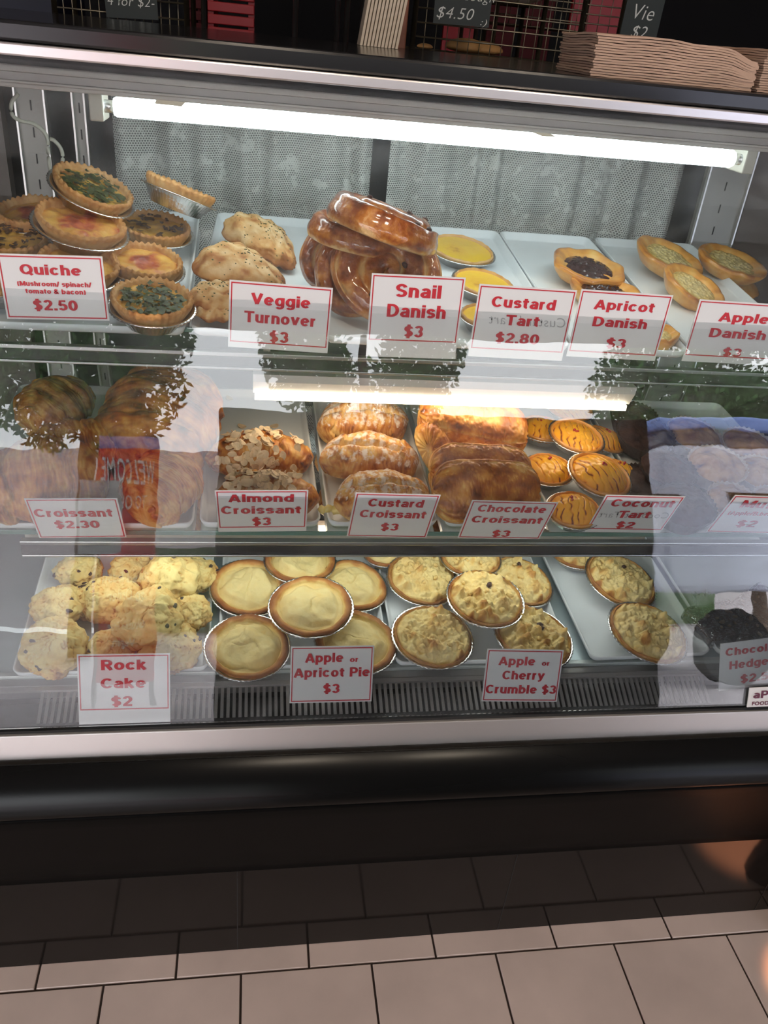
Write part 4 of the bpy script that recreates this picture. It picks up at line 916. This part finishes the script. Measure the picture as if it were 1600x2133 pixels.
crumble('crumble pie at the front of the half empty tray', 1350, 1316, 172, .028, 4, 6, 0, 8)
# loose almond flakes on the trays
for px, py, wh in ((505, 888, 'left'), (572, 887, 'right'), (478, 830, 'far back')):
    o = bpy.data.objects.new('almond_flake', flake_me); C.objects.link(o); o.matrix_world = place(LM, px, py, .0045, 0, 0, 0, px)[0]; tag(o, 'loose almond flake lying on the almond croissant tray, %s' % wh, 'almond')

# hedgehog slices in wrap
m_hh = pbr('chocolate_slice', (.07, .03, .022), .45, bump=.5, bscale=80, var=.4, vscale=60)
m_bis = pbr('biscuit_bit', (.62, .42, .26), .7)
wrap = glassmat('cling_wrap', (.97, .97, .97), 4.0, .9, 60)
for i, (px, py, lab) in enumerate(((1500, 1290, 'wrapped chocolate hedgehog slice at the left of its tray'), (1590, 1260, 'wrapped chocolate hedgehog slice at the back right'), (1590, 1330, 'wrapped chocolate hedgehog slice behind the Hedgehog sign'))):
    M, mpp = place(LB, px, py, .030, .026, 4, 0, 12 + 20 * i); r = thing('hedgehog_slice', M, lab, 'chocolate hedgehog slices')
    MB().box(-.045, .045, -.035, .035, 0, .024).build('slice', m_hh, r, False, .003)
    rnd = random.Random(i); blobs('biscuit_piece', r, m_bis, [(rnd.uniform(-.04, .04), rnd.uniform(-.03, .03), .024) for _ in range(12)], .005, i, .35)
    MB().box(-.048, .048, -.038, .038, .0, .0295).build('plastic_wrap', wrap, r, False, .005)
M, mpp = place(LB, 1452, 1252, .045, 0, 0, 0, 0); r = thing('plastic_wrap_twist', M, 'fan of twisted clear plastic wrap beside the crumble pies', 'x'); del r['group']; r['category'] = 'wrap'
vs = []; fs = []; nn = 18
for j in range(6):
    for i in range(nn + 1):
        a = radians(-35 + 80 * i / nn); q = .006 + .034 * j / 5 * (1 + .2 * sin(i * 2.3)); vs.append((q * sin(a) + .008, .006 * ((i % 2) * 2 - 1) * j / 5, q * cos(a) - .022))
for j in range(5):
    for i in range(nn): a = j * (nn + 1) + i; fs.append((a, a + 1, a + nn + 2, a + nn + 1))
mesh('pleated_film', vs, fs, pbr('film', (.75, .78, .8), .15, trans=.75, spec=.9), r, False)

# ================================================================== LACE CURTAIN
lm = bpy.data.materials.new('lace'); t = nt(lm); N = t.nodes.new; Lk = t.links.new; b = t.nodes['Principled BSDF']; b.inputs['Base Color'].default_value = (.66, .68, .64, 1); b.inputs['Roughness'].default_value = .9
tc = N('ShaderNodeTexCoord'); mp = N('ShaderNodeMapping'); mp.inputs['Scale'].default_value = (225, 0, 250); Lk(tc.outputs['Object'], mp.inputs[0])
sx = N('ShaderNodeSeparateXYZ'); Lk(mp.outputs[0], sx.inputs[0])
def mth(op, a, b2=None):
    n = N('ShaderNodeMath'); n.operation = op
    for i, q in enumerate((a, b2)):
        if q is None: continue
        if isinstance(q, (int, float)): n.inputs[i].default_value = q
        else: Lk(q, n.inputs[i])
    return n.outputs[0]
row = mth('FLOOR', sx.outputs[2]); off = mth('MULTIPLY', mth('MODULO', row, 2), .5)
fx = mth('SUBTRACT', mth('FRACT', mth('ADD', sx.outputs[0], off)), .5); fz = mth('SUBTRACT', mth('FRACT', sx.outputs[2]), .5)
dist = mth('SQRT', mth('ADD', mth('MULTIPLY', fx, fx), mth('MULTIPLY', fz, fz)))
n = N('ShaderNodeTexNoise'); n.inputs['Scale'].default_value = 24; n.inputs['Detail'].default_value = 9; n.inputs['Roughness'].default_value = .7; Lk(tc.outputs['Object'], n.inputs['Vector'])
flo = N('ShaderNodeMapRange'); flo.inputs['From Min'].default_value = .55; flo.inputs['From Max'].default_value = .58; Lk(n.outputs['Fac'], flo.inputs['Value'])
thr = mth('SUBTRACT', .36, mth('MULTIPLY', flo.outputs[0], .2))
al = mth('GREATER_THAN', dist, thr)
al2 = mth('ADD', mth('MULTIPLY', al, .60), .30)
Lk(al2, b.inputs['Alpha'])
def curtain(px0, px1, pytop, pybot, y, label, seed):
    x0 = onY(px0, 380, y).x; x1 = onY(px1, 420, y).x; zt_, zb_ = zat(pytop, y), zat(pybot, y)
    vs = []; fs = []; nu = 160; nv = 10
    for j in range(nv + 1):
        for i in range(nu + 1):
            x = x0 + (x1 - x0) * i / nu; z = zb_ + (zt_ - zb_) * j / nv
            vs.append((x, .016 * nz(x * 18 + seed, 0, z * .8, 2) + .010 * sin(x * 90 + 3 * nz(x * 9, seed, 0, 1)), z))
    for j in range(nv):
        for i in range(nu): a = j * (nu + 1) + i; fs.append((a, a + 1, a + nu + 2, a + nu + 1))
    r = empty('lace_curtain', Matrix.Translation((0, y, 0)), label, 'curtain', 'lace curtains behind the top shelf')
    mesh('lace_panel', vs, fs, lm, r); MB().tube([(x0, 0, zt_), (x1, 0, zt_)], .003, 8).build('curtain_wire', alu, r)
curtain(244, 768, 205, 560, 1.66, 'left lace curtain panel behind the turnovers', 1)
curtain(806, 1410, 240, 620, 1.66, 'right lace curtain panel behind the custard tarts', 8)

# hose / cord hanging at upper left
m = MB()
P = [onY(*q, 1.40) for q in ((38, 195), (24, 215), (26, 240), (45, 252), (70, 258), (92, 275), (100, 295), (101, 320), (104, 350), (112, 362), (125, 350), (131, 330), (126, 308), (112, 292), (104, 290))]
Q = []
for i in range(len(P) - 1):
    for k in range(4):
        f_ = k / 4; p0 = P[max(i - 1, 0)]; p1 = P[i]; p2 = P[i + 1]; p3 = P[min(i + 2, len(P) - 1)]
        Q.append(.5 * ((2 * p1) + (p2 - p0) * f_ + (2 * p0 - 5 * p1 + 4 * p2 - p3) * f_ * f_ + (3 * p1 - p0 - 3 * p2 + p3) * f_ ** 3))
Q.append(P[-1])
o = m.tube(Q, .0028, 10).build('looped_cable', pbr('cable', (.5, .5, .42), .35), None, True); tag(o, 'pale plastic cable looping down at the upper left inside the case', 'cable')
# small card hanging from the header
def hang(corners, label, mat=None):
    q = [onY(px, py, 1.222) for px, py in corners]; n_ = len(q); vs = [tuple(p) for p in q] + [tuple(p + Vector((0, .0008, 0))) for p in q]
    o = mesh('paper_tab', vs, [tuple(range(n_)), tuple(range(n_, 2 * n_))[::-1]] + [(i, n_ + i, n_ + (i + 1) % n_, (i + 1) % n_) for i in range(n_)], mat or pbr('cream_tape', (.72, .62, .48), .6), None, False)
    tag(o, label, 'tape')
hang([(322, 216), (330, 196), (342, 186), (394, 188), (386, 214), (378, 222)], 'cream tape tab above the left end of the fluorescent tube')
hang([(1040, 244), (1062, 244), (1100, 258), (1130, 270), (1160, 285), (1130, 284), (1090, 268), (1060, 256)], 'curved cream tape strip above the right half of the tube')

# ================================================================== ON THE COUNTERTOP
ztop = zc + .0225
kraft = pbr('kraft_paper', (.44, .29, .21), .75, bump=.3, bscale=60, var=.12, vscale=14)
def bagstack(BL, BR, n, dep, th_, rz, label, group, yy):
    a = onY(*BL, yy); b_ = onY(*BR, yy); wd = abs(b_.x - a.x); x0 = a.x
    for k in range(n):
        rnd = random.Random(k + n * 7); vs = []; nx, ny = 26, 8; t0 = th_ * k
        sag = lambda u, v: .004 * sin(u * 3.3 + .5) * (k / n) + .0025 * nz(u * 3, v * 2, n, 2) * (k / n) - .010 * (k / n) * ss(.82, 1, u) 
        ox, oy = rnd.uniform(-.0018, .0018), rnd.uniform(-.0008, .0008)
        for s in (0, 1):
            for j in range(ny + 1):
                for i in range(nx + 1):
                    u, v = i / nx, j / ny; e_ = .0006 * nz(u * 5, k * 3.1, 1, 2)
                    vs.append((u * wd + ox, v * dep + oy + e_, t0 + sag(u, v) + s * th_ * .82 + .0006 * nz(u * 12, v * 5, k * 1.7, 1)))
        W = (nx + 1); K = W * (ny + 1); fs = []
        for j in range(ny):
            for i in range(nx): q = j * W + i; fs.append((q, q + W, q + W + 1, q + 1)); fs.append((K + q, K + q + 1, K + q + W + 1, K + q + W))
        for i in range(nx): fs.append((i, i + 1, K + i + 1, K + i)); q = ny * W + i; fs.append((q + 1, q, K + q, K + q + 1))
        for j in range(ny): q = j * W; fs.append((q + W, q, K + q, K + q + W)); q += nx; fs.append((q, q + W, K + q + W, K + q))
        o = mesh('paper_bag', vs, fs, kraft, None, False); o.location = (x0, yy, ztop); o.rotation_euler.z = rz
        tag(o, label if k < n - 1 else label.replace('flat brown paper bag in', 'topmost brown paper bag of'), 'paper bag', group if k < n - 1 else None)
bagstack((1228, 168), (1560, 196), 16, .15, .0029, radians(-1), 'flat brown paper bag in the larger stack on the countertop', 'brown paper bags in the larger stack', 1.16)
bagstack((1575, 196), (1830, 216), 18, .16, .0027, radians(3), 'flat brown paper bag in the stack cut off by the right edge', 'brown paper bags in the right edge stack', 1.165)

# wire racks, chalk signs, crates and so on behind the counter
wire = pbr('rack_wire', (.32, .28, .20), .4, 1)
def rack(px0, px1, py0, py1, y, dep, nx, nz_, label, base=True, z0=None, z1=None):
    x0 = onY(px0, 60, y).x; x1 = onY(px1, 60, y).x; zt_ = z1 or zat(py0, y, (px0 + px1) / 2); zb_ = z0 or zat(py1, y, (px0 + px1) / 2)
    r = empty('wire_rack', Matrix.Translation((x0, y, 0)), label, 'rack'); m = MB(); wd = x1 - x0
    for i in range(nx + 1):
        x = wd * i / nx; m.tube([(x, 0, zb_), (x, 0, zt_)], .0012, 5); m.tube([(x, 0, zb_), (x, dep, zb_)], .0012, 5)
    for j in range(nz_ + 1): z = zb_ + (zt_ - zb_) * j / nz_; m.tube([(0, 0, z), (wd, 0, z)], .002, 5)
    for j in range(6): m.tube([(0, dep * j / 5, zb_), (wd, dep * j / 5, zb_)], .0018, 5)
    for x in (0, wd): m.tube([(x, 0, zb_), (x, 0, zt_)], .003, 6)
    o = m.build('wire_grid', wire, r, True)
    for x in (0, wd):
        for yy_ in (0, dep): MB().tube([(x, yy_, 0), (x, yy_, zt_)], .006, 8).build('post', wire, r, True)
    return r, x0, wd, zb_
rack(118, 390, -40, 62, 2.05, .22, 15, 3, 'wire rack behind the counter at the left')
rk, rx0, rwd, rz0 = rack(862, 1210, -60, 122, 2.10, .30, 15, 6, 'wire bread rack behind the counter, right of the wooden post')
rack(1010, 1290, -60, 60, 2.6, .30, 12, 6, 'wire bread rack standing further back at the right')
def chalkboard(corners, y, label, lines):
    M, wd, hh = frame_on(None, *corners, Vector((0, y, 0)), Vector((0, 1, 0))); r = empty('chalk_sign', M, label, 'sign', 'chalk price signs')
    MB().box(0, wd, 0, hh, -.003, 0).build('board', slate, r)
    for s, cx, by, cap, w_ in lines: lettering(s, r, chalk, cx * wd, by * hh, cap * hh, w_ * wd, bold=-.008, shear=.25)
chalkboard(((222, 36), (330, 42), (222, -40)), 2.03, 'small chalk sign reading 4 for $2 on the left wire rack', [('4 for $2-', .5, .35, .28, .9)])
chalkboard(((902, 48), (1018, 58), (910, -60)), 2.07, 'chalk sign reading Sourdough $4.50 on the bread rack', [('Sourdough', .55, .50, .2, 1.0), ('$4.50', .38, .12, .24, .66), (':)', .9, .04, .13, .12)])
chalkboard(((1289, 82), (1364, 92), (1300, -60)), 2.07, 'chalk sign reading Vie $2 at the right', [('Vie', .52, .34, .24, .55), ('$2', .5, .06, .2, .42)])
# red crates (slatted) and red panels
redp = pbr('red_plastic', (.42, .012, .02), .4); dred = pbr('dark_red_cloth', (.09, .008, .012), .8)
def crate(px0, px1, py0, py1, y, label, mat):
    a = onY(px0, (py0 + py1) / 2, y); b_ = onY(px1, (py0 + py1) / 2, y); z1_ = zat(py0, y, px0); z0_ = zat(py1, y, px0)
    r = empty('red_crate', Matrix.Translation((a.x, y, z0_)), label, 'crate'); wd = b_.x - a.x; hh = z1_ - z0_; n_ = 6
    for k in range(n_): MB().box(0, wd, 0, .01, hh * k / n_, hh * (k + .78) / n_).build('slat', mat, r, False, .002)
    for x in (0, wd - .015): MB().box(x, x + .015, .0101, .3, 0, hh).build('side', mat, r)
    MB().box(.015, wd - .015, .0101, .3, -.012, -.001).build('base', mat, r)
    # stand under it
    MB().box(0, wd, .02, .3, -z0_, -.0125).build('stand', blackmatte, r); return r
crate(432, 530, -60, 100, 2.45, 'slatted red plastic crate behind the counter at the left', redp)
crate(386, 424, -60, 88, 2.5, 'narrow dark red crate left of the slatted red one', dred)
def panel(px0, px1, py0, py1, y, name, label, mat, cat, t_=.02):
    a = onY(px0, (py0 + py1) / 2, y).x; b_ = onY(px1, (py0 + py1) / 2, y).x; z1_ = zat(py0, y, px0)
    o = MB().box(a, b_, y, y + t_, .0, max(z1_, 1.75)).build(name, mat, None, False, .003); return tag(o, label, cat)
panel(925, 992, -60, 160, 3.02, 'red_board', 'bright red upright board behind the bread rack', redp, 'board')
panel(1185, 1290, -60, 170, 3.06, 'red_board', 'red upright board right of the bread rack', redp, 'board')
panel(1015, 1075, -60, 170, 3.10, 'red_cloth', 'dark red cloth hanging behind the bread rack, left fold', dred, 'cloth')
panel(1090, 1150, -60, 170, 3.14, 'red_cloth', 'dark red cloth hanging behind the bread rack, right fold', dred, 'cloth')
panel(-120, 112, -60, 60, 2.3, 'navy_cabinet', 'dark navy cabinet behind the counter at the far left', pbr('navy', (.006, .008, .028), .5), 'cabinet', .4)
panel(820, 850, -60, 140, 1.95, 'wooden_post', 'reddish brown wooden post beside the pale paper strips', pbr('red_wood', (.22, .07, .03), .5, var=.3, vscale=20), 'post', .05)
for px in (425, 615, 702, 722, 755):
    a = onY(px, 50, 2.2); m_ = MB().tube([(a.x, 2.2, 0), (a.x, 2.2, 1.9)], .006, 8); o = m_.build('steel_pole', steel_dark, None, True)
    tag(o, {425: 'thin steel pole left of the red crate', 615: 'thin steel pole left of the middle, in the dark', 702: 'first of two close steel poles', 722: 'second of two close steel poles', 755: 'thin steel pole beside the pale paper strips'}[px], 'pole')
# pale bundle of paper strips leaning
a = onY(748, 122, 1.62); r = empty('paper_bundle', Matrix.Translation((a.x, 1.62, ztop)), 'bundle of pale beige folded paper strips standing beside the wooden post', 'paper')
pm = pbr('beige_paper', (.60, .50, .38), .7)
for k in range(11):
    x = .0062 * k; m = MB(); l = .012 + .0009 * k
    m.v = [(x, 0, 0), (x + .0045, .0, 0), (x + .030 + .0045, 0, .22), (x + .030, 0, .22), (x + .001, .06, 0), (x + .0055, .06, 0), (x + .0365, .06, .22), (x + .031, .06, .22)]
    m.f = [(0, 1, 2, 3), (7, 6, 5, 4), (0, 4, 5, 1), (1, 5, 6, 2), (2, 6, 7, 3), (3, 7, 4, 0)]; m.build('paper_strip', pm, r)
# buns and loaf in the rack
m_bun = baked('bun', [(0, (.70, .42, .16)), (1, (.42, .18, .05))], .5, 20, .3, bump=.2)
def bun(px, py, wpx, y, label, name='bread_bun', tall=.35, hh=None):
    p = onY(px, py, y); A = wpx * depth(p) / F / 2; r = bpy.data.objects.new(name, None)
    def fn(u, v): ph = pi * (v * .99 + .005); return (A * sin(ph) * cos(u), A * .7 * sin(ph) * sin(u), -A * tall * cos(ph) * (1 if cos(ph) < 0 else .5), .4 + .2 * nz(cos(u), sin(u), v * 3, 2))
    o = surf(name, 32, 20, fn, m_bun, None); o.location = p; tag(o, label, 'bread', 'bread on the wire racks')
rzb = rz0
for px, w_, lab in ((968, 90, 'brown bun on the lowest rack shelf, left of its neighbour'), (1005, 80, 'brown bun on the lowest rack shelf, right of its neighbour'), (882, 34, 'small pale roll at the left end of the lowest rack shelf')):
    q = onY(px, 130, 2.22); A = w_ * depth(q) / F / 2; y_ = 2.22
    def fn(u, v, A=A): ph = pi * (v * .99 + .005); return (A * sin(ph) * cos(u), A * .7 * sin(ph) * sin(u), -A * .4 * cos(ph) * (1 if cos(ph) < 0 else .5), .4 + .2 * nz(cos(u), sin(u), v * 3, 2))
    o = surf('bread_bun', 32, 20, fn, m_bun, None); o.location = (q.x, y_, rzb + A * .2 + .003); tag(o, lab, 'bread', 'bread on the wire racks')
r2, x2, w2, z2_ = rack(1030, 1130, -80, 8, 2.35, .2, 5, 2, 'small wire shelf above the bread rack')
bunr = onY(1085, 5, 2.42)
A = .07
o = surf('flour_loaf', 36, 24, lambda u, v: (A * 1.1 * sin(pi * (v * .99 + .005)) * cos(u), A * .8 * sin(pi * (v * .99 + .005)) * sin(u), -A * .55 * cos(pi * (v * .99 + .005)), .1), baked('floury', [(0, (.66, .55, .45)), (1, (.40, .24, .14))], .8, 30, .5), None)
o.location = (bunr.x, 2.44, z2_ + A * .55 + .003); tag(o, 'round flour-dusted loaf on the small wire shelf at the top', 'bread')

# ================================================================== AT THE RIGHT EDGE: black bag on the floor
q = onZ(1622, 1905, 0); r = empty('black_bag', Matrix.Translation((1.150, .835, 0)), 'black bag standing on the floor at the right edge', 'bag')
def bagf(u, v):
    z = .16 * v; k = (1 - .35 * v * v) * (1 + .12 * nz(cos(u) * 2, sin(u) * 2, v * 3, 3)); return (.072 * k * cos(u), .045 * k * sin(u), z + .001, 0)
surf('bag_body', 48, 20, bagf, pbr('black_cloth', (.008, .008, .009), .8, bump=.5, bscale=20), r)
MB().tube([(-.04, 0, .15), (-.03, 0, .19), (0, 0, .205), (.03, 0, .19), (.04, 0, .15)], .005, 8).build('bag_handle', MATS['black_cloth'], r, True)

# ================================================================== STREET SIDE, seen mirrored in the glass and the steel
a = mir(205, 935, 4.0); b_ = mir(330, 935, 4.0); lo_ = mir(330, 1420, 4.0)
bw = abs(b_.x - a.x); x0 = min(a.x, b_.x); zt_ = a.z; zb_ = max(.05, lo_.z)
r = empty('welcome_board', Matrix.Translation((x0 + bw, -4.0, 0)) @ Matrix.Rotation(pi, 4, 'Z') @ Matrix.Rotation(pi / 2, 4, 'X'), 'red WELCOME sandwich board outside, seen mirrored in the glass', 'sign')
MB().box(0, bw, zb_, zt_, -.02, 0).build('board', pbr('red_paint', (.75, .03, .05), .5), r)
MB().box(0, bw, zt_, zt_ + .10, -.02, 0).build('blue_header', pbr('blue_board', (.16, .25, .6), .5), r)
for x in (.0, bw - .03): MB().box(x, x + .03, .0, zb_, -.05, 0).build('leg', steel_dark, r)
wi = pbr('white_print', (.85, .85, .85), .5); HH = zt_ - zb_
for s, f_, c_, wf in (('WELCOME', .86, .10, .86), ('TO OUR', .74, .07, .6), ('Baked Fresh', .42, .05, .8), ('to Order', .34, .05, .6), ('Gluten Free', .22, .035, .6), ('Vegan', .15, .035, .4), ('& Sweet', .08, .035, .5)):
    lettering(s, r, wi, bw / 2, zb_ + HH * f_, c_ * HH, wf * bw, z=.002, bold=.008)
a = mir(165, 1000, 3.8); b_ = mir(250, 1000, 3.8); lo_ = mir(250, 1150, 3.8); x0 = min(a.x, b_.x)
r = empty('menu_stand', Matrix.Translation((x0 + abs(b_.x - a.x), -3.8, 0)) @ Matrix.Rotation(pi, 4, 'Z') @ Matrix.Rotation(pi / 2, 4, 'X'), 'white menu sheet on a stand outside, beside the red board', 'sign')
MB().box(0, abs(b_.x - a.x), lo_.z, a.z, -.01, 0).build('sheet', wi, r); MB().box(abs(b_.x - a.x) / 2 - .01, abs(b_.x - a.x) / 2 + .01, 0, lo_.z, -.02, 0).build('stand', steel_dark, r)
m = MB(); 
for k in range(14): z = a.z - (a.z - lo_.z) * (.12 + .06 * k); m.box(.02, abs(b_.x - a.x) * (.9 if k % 3 else .6), z, z + .004, 0, .001)
m.build('printed_lines', greyink, r)
# parked white van with a blue top
a = mir(1372, 925, 4.2); lo_ = mir(1325, 1235, 4.2); tp = mir(1450, 868, 4.2); xv = a.x; 
r = empty('parked_van', Matrix.Translation((xv, -4.2, 0)), 'pale van with a blue roof band parked outside, mirrored at the right of the glass', 'van')
zl = max(.25, lo_.z)
vp = pbr('van_paint', (.62, .64, .78), .3)
MB().box(0, 3.4, -1.7, 0, zl, a.z).build('body', vp, r, False, .06)
MB().box(.06, 3.4, -1.65, -.05, a.z + .001, a.z + (tp.z - a.z) * .55).build('window_band', pbr('van_glass', (.015, .03, .09), .1), r, False, .03)
MB().box(.03, 3.4, -1.68, -.02, a.z + (tp.z - a.z) * .55 + .001, tp.z).build('roof', pbr('van_blue', (.22, .32, .72), .4), r, False, .03)
for x in (.6, 2.7):
    for y in (-.05, -1.65): MB().tube([(x, y - .09, .30), (x, y + .09, .30)], .30, 24).build('wheel', blackmatte, r, True)
# added block for the photographer's dark outline, keeps street reflections off the glass
a = mir(455, 830, .75); b_ = mir(1352, 830, .75)
xa_, xb_ = min(a.x, b_.x), max(a.x, b_.x)
r = empty('reflection_blocker', Matrix.Translation((xa_, -.75, 0)), 'made-up tall black cabinet in place of the photographer, blocking street reflections', 'cabinet')
zt_ = 1.45
MB().box(0, xb_ - xa_, -.4, 0, .0, zt_).build('body', blackmatte, r, False, .01)
for k in range(2): 
    w2 = (xb_ - xa_) / 2; dd = MB().box(k * w2 + .01, (k + 1) * w2 - .01, .001, .016, .06, zt_ - .03).build('door', blackmatte, r, False, .003)
    MB().tube([(w2 + (-.03 if k == 0 else .03), .03, zt_ * .5), (w2 + (-.03 if k == 0 else .03), .03, zt_ * .5 + .12)], .005, 8).build('handle', steel_dark, dd, True)
# trees and hedge over the road
leafm = pbr('leaf_green', (.05, .13, .025), .6, var=.5, vscale=3)
def tree(x, y, z, s, n, label, trunk=True, sq=(1, 1, 1), lf=.055):
    r = empty('street_tree', Matrix.Translation((x, y, 0)), label, 'tree'); rnd = random.Random(int(x * 10 + 99)); m = MB()
    for k in range(int(n * 2.4)):
        while True:
            q = Vector((rnd.uniform(-1, 1), rnd.uniform(-1, 1), rnd.uniform(-1, 1)))
            if q.length < 1 and nz(q.x * 1.6 + x, q.y * 1.6, q.z * 1.6, 2) > -.08: break
        p = Vector((q.x * s * sq[0], q.y * s * sq[1], z + q.z * s * sq[2])); a_ = Vector((rnd.gauss(0, 1), rnd.gauss(0, 1), rnd.gauss(0, 1))).normalized() * lf; b2 = a_.orthogonal().normalized() * lf * .5
        n0 = len(m.v); m.v += [tuple(p - a_), tuple(p + b2), tuple(p + a_), tuple(p - b2)]; m.f.append((n0, n0 + 1, n0 + 2, n0 + 3))
    o = m.build('foliage', leafm, r); o['kind'] = 'stuff'
    if trunk: MB().tube([(0, 0, 0), (0.05, 0, z * .6), (0, 0, z)], [.14, .1, .05], 10).build('trunk', pbr('bark', (.08, .05, .035), .9), r, True)
q = mir(180, 735, 8); tree(q.x, -8, q.z, 1.3, 5000, 'leafy street tree mirrored at the left of the glass')
q = mir(760, 730, 9); tree(q.x, -9, q.z + .2, 1.5, 4200, 'leafy street tree mirrored in the middle of the glass')
q = mir(1560, 800, 9); tree(q.x, -9, q.z - .1, 2.0, 6500, 'leafy street tree mirrored at the right of the glass', sq=(1.3, .7, .55))
o = MB().box(-14, 14, -15.2, -15, 0, 3.6).build('far_building', pbr('render_mauve', (.45, .40, .41), .8, var=.2, vscale=.6)); tag(o, 'pale rendered building across the road', 'building')
o = MB().box(-2, 9, -13, -12.8, 0, 1.5).build('far_hedge', pbr('hedge', (.05, .09, .03), .9, var=.5, vscale=2, bump=1, bscale=8)); tag(o, 'clipped hedge across the road', 'hedge')
